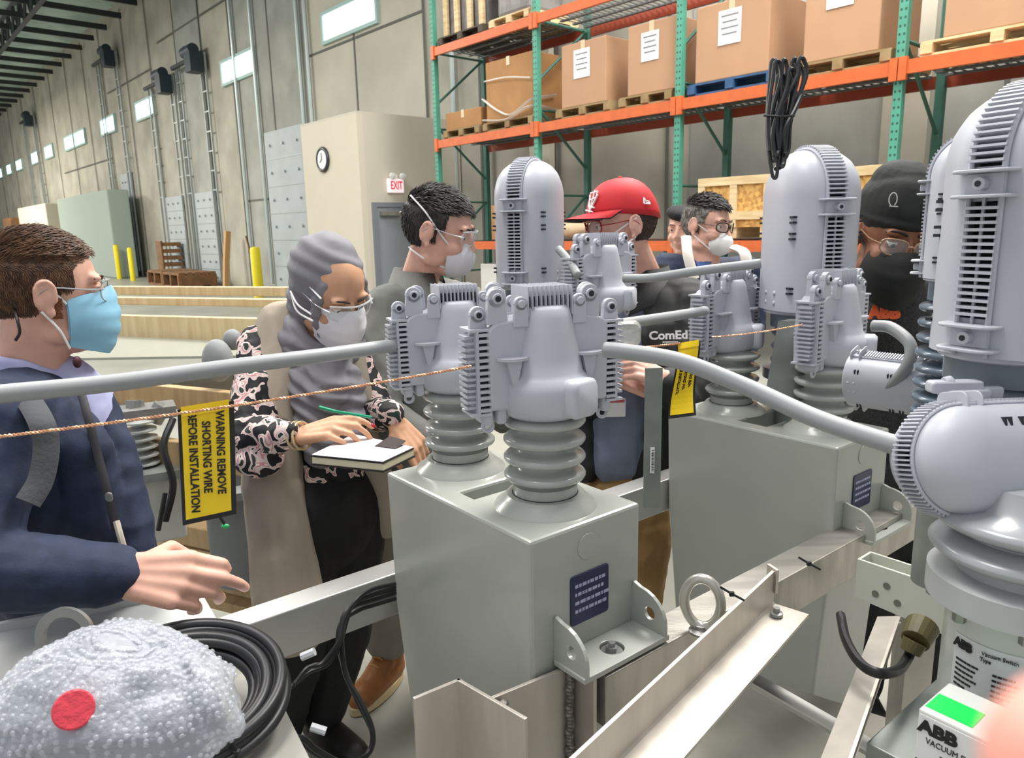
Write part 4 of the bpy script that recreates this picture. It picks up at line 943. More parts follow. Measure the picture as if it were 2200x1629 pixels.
def warn_tag(name, tl, tr, bl, br, lab, lines, sz, wav=0.0, wire=True, tsx=1.0):
    r_ = root(name, (tl+tr)/2, 0, lab, 'tag', 'yellow warning tags')
    def pt(u_, v2, off):
        p = tl.lerp(tr, u_).lerp(bl.lerp(br, u_), v2); n2 = (tr-tl).cross(bl-tl).normalized()
        if n2.dot(p-CAM) > 0: n2 = -n2
        return p+n2*(off+wav*math.sin(v2*5.5+u_*1.2))
    def sheet_(u0, u1, v0, v1, o, m, nm, par):
        k = MB(); nv, nu = 14, 4
        f_ = [pt(u0+(u1-u0)*j/nu, v0+(v1-v0)*i/nv, o) for i in range(nv+1) for j in range(nu+1)]; b_ = [pt(u0+(u1-u0)*j/nu, v0+(v1-v0)*i/nv, o-.0008) for i in range(nv+1) for j in range(nu+1)]
        q_ = [(i*(nu+1)+j, i*(nu+1)+j+1, (i+1)*(nu+1)+j+1, (i+1)*(nu+1)+j) for i in range(nv) for j in range(nu)]
        k.add(f_, q_); k.add(b_, [x[::-1] for x in q_]); return k.build(nm, m, par, world=True)
    sheet_(-.035, 1.0, -.0, 1.045, 0, INK, 'border', r_)
    y_ = sheet_(.03, .90, -.02, 1.0, .0012, YEL, 'tag_sheet', r_)
    sheet_(.03, .90, -.02, .07, .003, YEL, 'folded_hem', y_)
    for s_, u_, v2, k_ in lines:
        c_ = pt(u_, v2, .0016); dn = (pt(u_, v2+.05, 0)-pt(u_, v2-.05, 0)); rt_ = (pt(u_+.05, v2, 0)-pt(u_-.05, v2, 0))
        # reading downwards, tops of the letters towards the right edge
        text('lettering', s_, sz*k_, y_, c_, dn, rt_, INK, sx=tsx, bold=.0004)
    return r_
tg = warn_tag('warning_tag', P(385, 880, 1.0), P(503, 861, 1.03), P(396, 1118, 1.0), P(508, 1094, 1.03), 'wide yellow warning tag with black lettering hanging from the copper wire', [('WARNING REMOVE', .72, .45, 1), ('SHORTING WIRE', .46, .47, 1), ('BEFORE INSTALLATION', .215, .50, 1.0)], .0150, .0, tsx=.86)
warn_tag('warning_tag', P(1455, 741, 1.62), P(1502, 733, 1.64), P(1440, 893, 1.60), P(1494, 886, 1.62), 'narrow wavy yellow warning tag beside the farther tank', [('WARNING REMOVE', .72, .5, 1), ('SHORTING WIRE', .46, .5, 1), ('BEFORE INSTALLATION', .22, .5, 1.0)], .0098, .006, tsx=.85)
k = MB().cyl(P(468, 1105, 1.03), P(482, 1126, 1.04), .0022, n=6); tag(k.build('cable_tie', BLACK), 'black tie tail poking from below the wide yellow tag', 'cable tie')
k = MB().ell(P(484, 1131, 1.2), (.007, .004, .004)); tag(k.build('green_clip', mat('green_clip', '1FA45A', .4), smooth=True), 'tiny green clip just below the wide yellow tag', 'clip')
def tie(px, py, d, lab):
    p = P(px, py, d); k = MB(); k.box(p, (.008, .006, .008)); k.tube([p, p+RT*-.02+UP*.012], .0022, 5); k.tube([p, p+RT*.022-UP*.012], .0022, 5)
    tag(k.build('cable_tie', BLACK), lab, 'cable tie', 'black cable ties')
tie(728, 1256, PZ(728, 1256, .9).length*.97, 'black cable tie on the far rail above the black cable bundle')
tie(1738, 1211, 1.42, 'black cable tie on the near rail by the farther tank'); tie(1572, 1276, 1.3, 'black cable tie beside the eye bolt on the near rail')
# flat bar with bar-code label on the far rail
r = root('flat_bar_post', PZ(1400, 1062, .9), 0, 'upright galvanised flat bar with a barcode label on the far rail', 'bar')
pb = PZ(1400, 1068, .9); k = MB(); k.box(pb+Z*.17+UP*.0, (.047, .008, .40), ax=Matrix((tuple(RT.cross(Z).cross(Z)*-1), tuple(RT.cross(Z)), tuple(Z))).transposed().to_3x3()); bar = k.build('bar', GALV, r, world=True)
lc = pb+Z*.115-V((RT.cross(Z).x, RT.cross(Z).y, 0)).normalized()*-.0055
nrm = (CAM-pb); nrm.z = 0; nrm.normalize(); xr = Z.cross(nrm)
Rl = Matrix((tuple(xr), tuple(-nrm), tuple(Z))).transposed(); lc = pb+Z*.11+nrm*.006
lo = MB().box(lc, (.012, .0015, .075), ax=Rl).build('barcode_label', WHITE, r, world=True)
k = MB()
for i in range(14): k.box(lc+nrm*.001+Z*(-.03+i*.0045)+xr*.001, (.006, .001, .0022 if i % 3 else .0012), ax=Rl)
k.build('barcode', INK, lo, world=True)
# clear cap behind the near cover
k = MB(); k.rbox(P(1348, 715, 1.5), (.05, .04, .05), .012, axis=1); tag(k.build('plastic_bag', mat('clear_bag', 'C9C9C4', .15, alpha=.6, bump=.8, bscale=60), smooth=True), 'small clear plastic bag behind the middle cover', 'bag')
# hank of black cable on the dome
r = root('cable_hank', P(1672, 375, 1.72), 0, 'hank of black cable standing on the dome, bound in the middle', 'cable hank')
for i in range(9):
    x0 = 1652+i*7.5+random.uniform(-3, 3); d_ = 1.70+random.uniform(-.03, .03); top = 118+random.uniform(0, 45); bot = 340+random.uniform(-25, 12)
    c_ = 1672+(i-4)*3.0; w2 = random.uniform(6, 11); lx = 1692+(i-4)*7.5
    pts = [P(c_-w2, bot, d_), P(c_-w2-4, (top+bot)/2+30, d_), P(lx-w2, top+40, d_), P(lx-w2*.6, top+8, d_), P(lx, top, d_), P(lx+w2*.6, top+8, d_+.01), P(lx+w2, top+40, d_+.01), P(c_+w2+6, (top+bot)/2+30, d_+.01), P(c_+w2, bot, d_+.01), P(c_, bot+12, d_)]
    MB().tube(bez(pts, 5), .0048, 7).build('loop', HOSE, r, world=True, smooth=True)
MB().tube(bez([P(1722, 205, 1.69), P(1706, 240, 1.68), P(1686, 280, 1.68), P(1684, 330, 1.69)], 6), .0052, 7).build('tail', HOSE, r, world=True, smooth=True)
MB().tube(bez([P(1655, 345, 1.68), P(1660, 378, 1.68), P(1668, 380, 1.68), P(1672, 345, 1.68)], 5), .004, 7).build('tail', HOSE, r, world=True, smooth=True)
MB().tube([P(1641, 248, 1.67), P(1672, 250, 1.655), P(1706, 249, 1.67)], .003, 6).build('binding_tie', BLACK, r, world=True)
# black hose coil
r = root('hose_coil', PZ(385, 1520, .90), 0, 'coil of thick black hose lying round the bubble-wrapped bundle', 'hose coil')
cc = PZ(392, 1512, .90); rn = random.Random(5)
nx = dirv(60); ny = (dirv(-30)+Z*.22).normalized()
for i in range(9):
    Rr = .160-.011*(i % 5)-rn.uniform(0, .003); zz = .012*(i//5)+.01*(i % 2)+rn.uniform(0, .006); off = V((rn.uniform(-.006, .006), rn.uniform(-.006, .006), 0))
    ph = rn.uniform(0, 6); ti = rn.uniform(-.06, .06); pts = []
    for k_ in range(64):
        t = 2*math.pi*k_/64; rr = Rr*(1+.012*math.sin(2*t+ph)); pts.append(cc+off+(nx*math.cos(t)+ny*math.sin(t)*.96)*rr+Z*(zz+ti*Rr*math.sin(t+ph)*.3))
    MB().tube(pts, 0.0098, 12, closed=True).build('loop', HOSE, r, world=True, smooth=True, ang=180)
for ang_ in (95, -70):
    t = math.radians(ang_); p = cc+(nx*math.cos(t)+ny*math.sin(t))*.135+Z*.015; rad = (nx*math.cos(t)+ny*math.sin(t))
    tg_ = (-nx*math.sin(t)+ny*math.cos(t)); k = MB(); k.torus(p, .030, .002, ax=tuple(tg_), n=24, m=6, sx=1, sy=1); k.box(p+rad*.032+Z*.008, (.008, .008, .006)); k.build('tie', BLACK, r, world=True)
# black cable bundle hanging from the far rail
r = root('cable_bundle', P(760, 1300, 1.5), 0, 'bundle of thin black cables drooping over the far rail beside the nearest tank', 'cable bundle')
rn = random.Random(3)
for i in range(6):
    j = lambda s=6: rn.uniform(-s, s)
    d0 = 1.52+i*.008
    pts = [P(850, 1255+i*6, d0), P(800, 1268+i*6+j(3), d0-.03), P(765+j(), 1290+i*4, d0-.06), P(742+j(), 1330+j(), d0-.08), P(728+j(), 1380+j(), d0-.1), P(700+j(9), 1420+j(9), d0-.12), P(665+j(9), 1440+j(9), d0-.14), P(625+j(9), 1470+j(9), d0-.16)]
    if i >= 3: pts = pts[:5]+[P(742+j(4), 1450, d0-.12), P(772+j(4), 1510, d0-.15), P(800, 1570+j(), d0-.18), P(790, 1620, d0-.2), P(740, 1640, d0-.24), P(680, 1600+i*4, d0-.26), P(640, 1570+i*5, d0-.28), P(560, 1610, d0-.3)]
    if i == 4: continue
    MB().tube(bez(pts, 6), .0042 if i < 3 else .0055, 7).build('cable', BLACK, r, world=True, smooth=True)
for (a_, b_) in (((648, 1412), (676, 1400)), ((668, 1562), (700, 1572))):
    MB().tube([P(*a_, 1.3), P(*b_, 1.3)], .0075, 8).build('white_sleeve', mat('sleeve_white', 'C9CCD0', .4), r, world=True, smooth=True)
# black cable with olive connector
r = root('connector_cable', P(1890, 1440, 1.1), 0, 'black cable looping under the white bracket to an olive connector', 'cable')
MB().tube(bez([P(1806, 1322, 1.2), P(1818, 1375, 1.12), P(1848, 1425, 1.05), P(1890, 1447, 1.02), P(1930, 1440, 1.06), P(1950, 1415, 1.1), P(1958, 1395, 1.1)], 7), .0075, 9).build('cable', BLACK, r, world=True, smooth=True)
k = MB(); k.cyl(P(1955, 1402, 1.1), P(1966, 1378, 1.1), .0145, .017, n=18); k.cyl(P(1966, 1378, 1.1), P(1982, 1345, 1.12), .020, .024, n=18); k.build('connector', mat('olive_connector', '57502C', .5, var=.2, vscale=30), r, world=True, bevel=.001)
# bubble-wrapped bundle
r = root('bubble_wrapped_bundle', P(240, 1500, .86), 0, 'bubble-wrapped bundle with a red spot showing through', 'bundle')
bc = P(238, 1498, .87)
def blob(scale, seed, amp, nu=72, nv=40, jag=0):
    k = MB(); rx, ry, rz = .142*scale, .085*scale, .072*scale
    Rm = Matrix((tuple((RT*.96-UP*.10).normalized()), tuple((FW*.9+UP*.2).normalized()), tuple((UP*.96+RT*.10).normalized()))).transposed()
    k.ell((0, 0, 0), (1, 1, 1), nu=nu, nv=nv)
    out = []
    for p in k.v:
        q_ = V((math.copysign(abs(p.x)**.85, p.x)*rx, p.y*ry, math.copysign(abs(p.z)**.9, p.z)*rz))
        if p.x < -.1: q_.z -= .03*(-p.x-.1)*1.2
        if p.x > .3 and p.z < 0: q_.z -= .014; q_.x += .02*(p.x-.3)
        if p.x < -.5 and p.z < 0: q_.z -= .016
        q_ += V(noise.noise_vector(p*2.3+V((seed, 0, 0))))*amp
        q_ += V(noise.noise_vector(p*6+V((seed, 3, 0))))*amp*.4
        out.append(bc+Rm @ q_)
    k.v = out; return k
inner = blob(.86, 1, .008).build('wrapped_part', mat('wrapped_grey_part', '80848E', .5), r, world=True, smooth=True, ang=180)
wrapm = mat('bubble_wrap_film', 'D8DCE4', .14, spec=.9, alpha=.42, bump=1.0, bscale=120)
ob_ = blob(1, 1, .012, 80, 44); 
# ragged skirt of film at the lower edge
ob_.build('wrap_film', wrapm, r, world=True, smooth=True, ang=180)
ob2 = blob(1.0, 1, .012, 64, 36); kb = MB(); rn = random.Random(2)
for f_ in ob2.f:
    if len(f_) < 4: continue
    p = sum((ob2.v[i] for i in f_), V((0, 0, 0)))/4; e1 = ob2.v[f_[1]]-ob2.v[f_[0]]; e2 = ob2.v[f_[3]]-ob2.v[f_[0]]; n2 = e1.cross(e2)
    if n2.length < 1e-9: continue
    n2.normalize()
    if n2.dot(CAM-p) < -.02: continue
    if e1.length < .002: continue
    x_, y_, d_ = basis(n2); kb.ell(p+V((rn.uniform(-1, 1), rn.uniform(-1, 1), rn.uniform(-1, 1)))*.0015, (.0034, .0034, .0022), R=Matrix((tuple(x_), tuple(y_), tuple(d_))).transposed(), nu=7, nv=5)
kb.build('bubbles', mat('bubble_film', 'D4D8E0', .08, spec=1.0, alpha=.34), r, world=True, smooth=True, ang=180)
k = MB(); pr_ = P(158, 1525, .790); x_, y_, d_ = basis(-ray(158, 1525)); k.cyl(pr_+ray(158, 1525)*.004, pr_-ray(158, 1525)*.006, .0205, n=36); k.build('red_spot', mat('red_spot', 'D4404E', .35, bump=.8, bscale=110), r, world=True, bevel=.002)
# ================================================================== PEOPLE
def voxel(mb, size, it=6, fac=.5):
    me = bpy.data.meshes.new('tmp'); me.from_pydata([tuple(p) for p in mb.v], [], mb.f); me.update()
    ob = bpy.data.objects.new('tmp', me); COL.objects.link(ob)
    a = ob.modifiers.new('r', 'REMESH'); a.mode = 'VOXEL'; a.voxel_size = size; a.use_smooth_shade = True
    if it: b = ob.modifiers.new('s', 'SMOOTH'); b.factor = fac; b.iterations = it
    bpy.context.view_layer.update()
    m2 = bpy.data.meshes.new_from_object(ob.evaluated_get(bpy.context.evaluated_depsgraph_get()))
    bpy.data.objects.remove(ob); bpy.data.meshes.remove(me); return m2
def skinmesh(name, mb, m, parent, size=.005, it=6, folds=0.0, fs=12, fdir=None, fn=None, mats=None, pick=None):
    me = voxel(mb, size, it); me.name = name
    if folds or fn:
        nv = len(me.vertices); co = np.empty(nv*3, dtype=np.float32); me.vertices.foreach_get('co', co)
        no = np.empty(nv*3, dtype=np.float32); me.vertex_normals.foreach_get('vector', no)
        co = co.reshape(-1, 3); no = no.reshape(-1, 3); dd_ = np.zeros(nv, dtype=np.float32)
        for i_v, row in enumerate(co.tolist()):
            p = V(row); q = p*fs
            if fdir is not None: q = q+fdir*(p.dot(fdir)*fs*-.65)
            d = 0
            if folds: d = folds*(1-abs(noise.noise(q))*2.4)*.7+folds*.4*noise.noise(q*2.3)
            if fn: d += fn(p)
            dd_[i_v] = d
        me.vertices.foreach_set('co', (co+no*dd_[:, None]).ravel().astype(np.float32)); me.update()
    I = WMX[parent.name].inverted(); me.transform(I); me.materials.clear()
    for mm in (mats or [m]): me.materials.append(mm)
    if pick:
        W_ = WMX[parent.name]
        for f in me.polygons: f.material_index = pick(W_ @ f.center)
    me.polygons.foreach_set('use_smooth', [True]*len(me.polygons))
    o = bpy.data.objects.new(name, me); COL.objects.link(o); o.parent = parent; WMX[o.name] = WMX[parent.name]; return o
def HM(pos, az, pitch=0, roll=0, sc=1.0):
    # local +Y looks towards azimuth az; positive pitch looks down; positive roll tips the crown to local +X
    R = Matrix.Rotation(-math.radians(az), 4, 'Z') @ Matrix.Rotation(-math.radians(pitch), 4, 'X') @ Matrix.Rotation(math.radians(roll), 4, 'Y')
    return Matrix.Translation(pos) @ R @ Matrix.Scale(sc, 4)
def el(mb, H, c, r, rx=0, ry=0, rz=0, nu=18, nv=12):
    s = H.to_scale()[0]; R = H.to_3x3().normalized() @ (Matrix.Rotation(math.radians(rz), 3, 'Z') @ Matrix.Rotation(math.radians(ry), 3, 'Y') @ Matrix.Rotation(math.radians(rx), 3, 'X'))
    mb.ell(H @ V(c), [k*s for k in r], R=R, nu=nu, nv=nv)
def cp(mb, H, a, b, ra, rb, n=12):
    s = H.to_scale()[0]; mb.cap(H @ V(a), H @ V(b), ra*s, rb*s, n)
CR_C, CR_R = V((0, -.014, .030)), V((.0755, .098, .092))
def head(mb, H, neck=None, neckr=.055, ears=True, jaw=1.0):
    el(mb, H, CR_C, CR_R, nu=28, nv=20)
    el(mb, H, (0, .022, -.028), (.062*jaw, .066, .082), nu=24, nv=16)
    el(mb, H, (0, .032, -.082), (.047*jaw, .048, .034))
    el(mb, H, (0, .070, -.100), (.020, .017, .015))
    for s in (-1, 1):
        el(mb, H, (s*.036, .052, -.028), (.028, .034, .026)); el(mb, H, (s*.050*jaw, .008, -.070), (.018, .034, .022))
        el(mb, H, (s*.030, .074, .034), (.024, .014, .010), ry=s*6)
        el(mb, H, (s*.032, .071, .0075), (.0155, .011, .0075))          # lids
        cp(mb, H, (s*.013, .088, -.030), (s*.011, .096, -.026), .0085, .0075)
    cp(mb, H, (0, .082, .022), (0, .104, -.020), .0075, .0115); el(mb, H, (0, .105, -.024), (.011, .010, .009))
    el(mb, H, (0, .086, -.054), (.021, .010, .0055)); el(mb, H, (0, .084, -.063), (.019, .011, .006))
    if ears:
        for s in (-1, 1):
            el(mb, H, (s*.076, -.012, -.002), (.010, .017, .028), rx=-12)
            Rr = H.to_3x3().normalized(); x = Rr @ V((s*1, -.45, 0)).normalized()
            pts = [H @ V((s*.083, -.014+.0175*math.cos(t), .002+.028*math.sin(t))) for t in [math.radians(q) for q in range(-30, 241, 18)]]
            mb.tube(pts, .0042*H.to_scale()[0], 8)
            el(mb, H, (s*.079, -.006, -.029), (.006, .009, .011))
    if neck is not None: mb.cap(H @ V((0, -.022, -.045)), neck, neckr*H.to_scale()[0], neckr*1.12*H.to_scale()[0], 18)
def hand(mb, wrist, fdir, back, side, curl=(30, 40, 25), spread=.0, sc=1.0, thumb=(.4, .6), fcurl=None, fat=1.0):
    f = V(fdir).normalized(); b = V(back); b = (b-f*b.dot(f)).normalized(); x = f.cross(b)*side; w = V(wrist)
    tips = []
    for i in range(4):
        bx = (.031-.0205*i)*sc; L = [(.046, .028, .022), (.050, .031, .023), (.046, .029, .022), (.036, .022, .019)][i]
        k0 = w+f*((.088, .091, .087, .079)[i]*sc)+x*bx
        mb.cap(w+x*bx*.55+f*.012*sc, k0, .0135*sc*fat, .0108*sc*fat, 10); d = f+x*(spread*(1.5-i)); d.normalize(); p = k0; t = 0; r = (.0094-.0004*i)*sc*fat
        cc = (fcurl[i] if fcurl else curl)
        for L_, c_ in zip(L, cc):
            t += math.radians(c_); dd = (d*math.cos(t)-b*math.sin(t)).normalized(); q = p+dd*L_*sc; mb.cap(p, q, r, r*.9, 10); p = q; r *= .9
        tips.append((p, dd, b*math.cos(t)+d*math.sin(t)))
    mb.cap(w+x*.008*sc+f*.02*sc, w+f*.055*sc+x*.026*sc-b*.008*sc, .018*sc, .014*sc, 10)
    t0 = w+x*.024*sc+f*.028*sc-b*.006*sc; t1 = t0+(x*.75+f*.62-b*thumb[0]*.6).normalized()*.040*sc; t2 = t1+(x*.25*(1-thumb[1])+f*.9-b*thumb[0]-x*thumb[1]*.4).normalized()*.030*sc; t3 = t2+(f*.95-b*thumb[0]*1.1-x*thumb[1]*.6).normalized()*.024*sc
    mb.cap(t0, t1, .0135*sc, .0115*sc, 10); mb.cap(t1, t2, .0115*sc, .0100*sc, 10); mb.cap(t2, t3, .0100*sc, .0085*sc, 10)
    return tips
def tor(mb, c, az, r, tilt=0): mb.ell(c, r, R=Matrix.Rotation(-math.radians(az), 3, 'Z') @ Matrix.Rotation(-math.radians(tilt), 3, 'X'), nu=24, nv=16)
def legs(mb, hip, az, r0, r1, r2, spread=.1, foot=True, z0=.07, step=0.0, bend=0.0, lean=0.0):
    f = dirv(az); x = dirv(az+90)
    for s in (-1, 1):
        h = hip+x*s*spread; k = V((h.x, h.y, hip.z*.53))+f*(bend+.02)+f*step*s*.5+RT*lean*.5; a = V((h.x, h.y, z0+.03))+f*step*s+V((lean, 0, 0))
        mb.cap(h, k, r0, r1, 16); mb.cap(k, a, r1, r2, 16)
        if foot: mb.cap(a-f*.03-Z*.03, a+f*.15-Z*.045, .042, .036, 12)
def shoes(parent, hip, az, m, spread=.1, z0=.07, step=0.0, lean=0.0):
    f = dirv(az); x = dirv(az+90)
    for s in (-1, 1):
        h = hip+x*s*spread; a = V((h.x, h.y, z0+.03))+f*step*s+V((lean, 0, 0)); k = MB()
        k.cap(a-f*.04-Z*.03, a+f*.16-Z*.04, .052, .046, 12); k.cap(a-f*.03-Z*.02, a-f*.03+Z*.05, .052, .05, 12); k.v = [V((p.x, p.y, max(p.z, .004))) for p in k.v]
        k.build('shoe', m, parent, world=True, smooth=True, ang=180)
SHO = mat('dark_shoe', '1C1A19', .5)
def scalp(H, parent, m, keep, comb, n=1500, L=.03, up=.35, seed=1, w=.0032, lift=.003, name='hair', curl=0):
    rn = random.Random(seed); mb = MB(); s = H.to_scale()[0]; I3 = H.to_3x3()
    g = MB().ell((0, 0, 0), (1, 1, 1), nu=48, nv=34); nv = []
    for p in g.v: nv.append(CR_C+V((p.x*(CR_R.x+lift), p.y*(CR_R.y+lift), p.z*(CR_R.z+lift))))
    for f in g.f:
        c = sum((nv[i] for i in f), V((0, 0, 0)))/len(f)
        if keep(c): mb.add([H @ nv[i] for i in f], [tuple(range(len(f)))]); mb.add([H @ (CR_C+(nv[i]-CR_C)*.93) for i in f][::-1], [tuple(range(len(f)))])
    ga = math.pi*(3-math.sqrt(5)); cnt = int(n*2)
    for i in range(cnt):
        z = 1-2*(i+.5)/cnt; rr = math.sqrt(1-z*z); a = i*ga
        u = V((rr*math.cos(a), rr*math.sin(a), z)); p = CR_C+V((u.x*CR_R.x, u.y*CR_R.y, u.z*CR_R.z))
        if not keep(p): continue
        nn = V((u.x/CR_R.x, u.y/CR_R.y, u.z/CR_R.z)).normalized(); cb = V(comb(p)); cb = (cb-nn*cb.dot(nn))
        if cb.length > 0: cb.normalize()
        l = L(p) if callable(L) else L; l *= rn.uniform(.75, 1.2); j = V((rn.uniform(-1, 1), rn.uniform(-1, 1), rn.uniform(-1, 1)))*.22
        d0 = (nn*up*1.6+cb+j).normalized(); d1 = (nn*(up*.2)+cb*1.1+j).normalized()
        q = [p, p+d0*l*.5, p+d0*l*.5+d1*l*.5]; mb.tube([H @ k for k in q], w, 4, radii=[w*s, w*s*.85, w*s*.25])
    return mb.build(name, m, parent, world=True, smooth=True)
def eyes(H, parent, iris=True, look=(0, 0)):
    for s in (-1, 1):
        mb = MB(); el(mb, H, (s*.032, .0725, .0095), (.0125, .0105, .0100)); o = mb.build('eye', mat('eye_white', 'DCD6CE', .2), parent, world=True, smooth=True, ang=180)
        mb = MB(); el(mb, H, (s*.032+look[0], .0815, .0090+look[1]), (.0052, .0025, .0050)); mb.build('iris', mat('iris_dark', '2A1C14', .15), o, world=True, smooth=True)
        mb = MB(); el(mb, H, (s*.032, .0738, .0165), (.0140, .0108, .0062)); mb.build('eyelid', parent['_skin'] and bpy.data.materials[parent['_skin']], parent, world=True, smooth=True, ang=180)
def brows(H, parent, m, th=.0035, raise_=0):
    for s in (-1, 1):
        mb = MB(); q = [H @ V((s*a, b, c+raise_)) for a, b, c in ((.012, .090, .031), (.024, .0895, .036), (.038, .084, .037), (.050, .071, .031))]
        sc = H.to_scale()[0]; mb.tube(bez(q, 4), th*sc, 6, flat=.6); mb.build('eyebrow', m, parent, world=True, smooth=True)
def mask_surg(H, parent, m, lm, strap=True, dz=0.0, dp=.050, aw=1.34):
    mb = MB(); nu, nv = 22, 16; fr, bk = [], []; zt0 = .008+dz
    for j in range(nv+1):
        v = j/nv
        for i in range(nu+1):
            u = -1+2*i/nu; a = u*aw
            wd = .062+.012*math.sin(math.pi*min(1, v*1.1)); dep = .070+dp*math.sin(math.pi*(.18+v*.66))**1.2*(math.cos(a)**.6 if math.cos(a) > 0 else 0)
            nose = .010*math.exp(-(u/.2)**2)*max(0, 1-v*2.2)
            x = wd*math.sin(a); y = .010+(dep+nose)*max(0, math.cos(a))**.75
            z = zt0-.118*v+.010*math.exp(-(u/.28)**2)*(1-v)**2-.010*math.exp(-(u/.5)**2)*v+abs(u)**3*(.018*(v-.5))*1.6
            y += .0034*abs(math.sin(v*math.pi*4))*(1-u*u)
            fr.append(H @ V((x, y, z))); bk.append(H @ V((x*.97, y-.0025, z)))
    q = [(j*(nu+1)+i, (j+1)*(nu+1)+i, (j+1)*(nu+1)+i+1, j*(nu+1)+i+1) for j in range(nv) for i in range(nu)]
    mb.add(fr, q); mb.add(bk, [t[::-1] for t in q]); o = mb.build('face_mask', m, parent, world=True, smooth=True, ang=180)
    if strap:
        sc = H.to_scale()[0]
        for s in (-1, 1):
            for zz, ez in ((-.014, .020), (-.098, -.026)):
                k = MB(); k.tube(bez([H @ V((s*.068, .020, zz)), H @ V((s*.076, .005, (zz+ez)/2)), H @ V((s*.082, -.022, ez))], 6), .0016*sc, 6, flat=1.6); k.build('ear_loop', lm, o, world=True, smooth=True)
    return o
def mask_cup(H, parent, m, lm, straps='ear', r=(.052, .050, .054), c=(0, .066, -.052), ridge=.0, fold=False):
    mb = MB(); g = MB().ell((0, 0, 0), (1, 1, 1), nu=36, nv=26); nv = []
    for p in g.v:
        w_ = 1+ridge*math.sin(p.z*26)
        q = V((p.x*r[0], p.y*r[1]*w_, p.z*r[2]))
        if fold and p.y > 0: q.y *= 1+.35*(1-min(1, abs(p.x)*1.5))
        if p.z > .4: q.x *= 1-.45*(p.z-.4)/.6; 
        nv.append(H @ (V(c)+q))
    for f in g.f:
        if sum(g.v[i].y for i in f)/len(f) > -.22: mb.add([nv[i] for i in f], [tuple(range(len(f)))])
    o = mb.build('face_mask', m, parent, world=True, smooth=True, ang=180); sc = H.to_scale()[0]
    for s in (-1, 1):
        if straps == 'ear': L_ = [[(s*.046, .062, -.028), (s*.066, .035, -.008), (s*.083, -.018, .022)], [(s*.044, .060, -.082), (s*.066, .030, -.058), (s*.083, -.010, -.030)]]
        else: L_ = [[(s*.046, .062, -.030), (s*.070, .03, .0), (s*.080, -.03, .055), (s*.055, -.088, .085)], [(s*.040, .058, -.086), (s*.062, .0, -.075), (s*.056, -.045, -.062), (s*.03, -.070, -.058)]]
        for q in L_:
            k = MB(); k.tube(bez([H @ V(t) for t in q], 6), .0018*sc, 6, flat=1.5); k.build('mask_strap', lm, o, world=True, smooth=True)
    return o
LENS = mat('clear_lens', 'E8F0F4', .05, spec=1.0, alpha=.16)
def glasses(H, parent, fm, style='safety', rimr=.0012, dz=0):
    sc = H.to_scale()[0]
    fr = MB(); g = root('tmp', (0, 0, 0)) if False else None
    o = None
    for s in (-1, 1):
        pts = []
        for k in range(24):
            t = 2*math.pi*k/24; cx, sx = math.cos(t), math.sin(t); w_ = .027; h_ = .020 if style == 'safety' else .018
            x = s*.033+w_*math.copysign(abs(cx)**.7, cx); z = .008+dz+h_*math.copysign(abs(sx)**.75, sx)
            y = .101-.35*max(0, (abs(x)-.01))*abs(x)/.05
            pts.append(V((x, y, z)))
        fr.tube([H @ p for p in pts], rimr*sc, 6, closed=True)
        l = MB(); c = sum(pts, V((0, 0, 0)))/24+V((0, .003, 0)); l.add([H @ p for p in pts]+[H @ c], [(k, (k+1) % 24, 24) for k in range(24)])
        if s < 0: first = (l)
        else: second = l
        tw = .0032 if style == 'safety' else .0020
        fr.tube(bez([H @ V((s*.059, .084, .012+dz)), H @ V((s*.074, .050, .013+dz)), H @ V((s*.081, -.005, .016)), H @ V((s*.082, -.030, .0))], 5), tw*sc, 6, flat=.5)
    fr.tube([H @ V((-.008, .101, .012+dz)), H @ V((0, .104, .014+dz)), H @ V((.008, .101, .012+dz))], .0022*sc, 6)
    if style == 'safety':
        fr.tube(bez([H @ V((-.060, .082, .026+dz)), H @ V((-.03, .100, .030+dz)), H @ V((0, .104, .028+dz)), H @ V((.03, .100, .030+dz)), H @ V((.060, .082, .026+dz))], 5), .0024*sc, 6)
    o = fr.build('glasses_frame', fm, parent, world=True, smooth=True)
    for l in (first, second): l.build('lens', LENS, o, world=True, smooth=True, ang=180)
    return o
def person(foot, lab, skin, group=None):
    r = root('person', V((foot.x, foot.y, 0)), 0, lab, 'person'); return r
SK1 = mat('skin_fair', 'E0AE9A', .5, spec=.35, var=.14, vscale=14, bump=.05, bscale=300)
SK2 = mat('skin_tan', 'CC9C7C', .5, spec=.35, var=.12, vscale=14)
SK3 = mat('skin_brown', '8A5A40', .5, spec=.4, var=.15, vscale=14)
SK4 = mat('skin_ruddy', 'E0AE9B', .5, spec=.35, var=.16, vscale=16)
MW = mat('mask_white', 'DCDCE0', .7); MWL = mat('elastic_white', 'E6E4E2', .6); MB_ = mat('mask_blue', '8CC2DC', .6, var=.08, vscale=20); MBL = mat('mask_black', '121314', .75)
FBLK = mat('frame_black', '1B1B1D', .3); FCLR = mat('frame_clear', 'D2D6D8', .1, alpha=.6, spec=1.0); FRED = mat('frame_red', '8E1C22', .3)
def disc_nails(tips, parent, m, sc=1.0):
    for i, (p, d, b) in enumerate(tips):
        x = d.cross(b); k = MB(); k.ell(p+b*.0055*sc-d*.002*sc, (.0052*sc, .0075*sc, .0022*sc), R=Matrix((tuple(x), tuple(d), tuple(b))).transposed(), nu=10, nv=6); k.build('fingernail', m, parent, world=True, smooth=True)
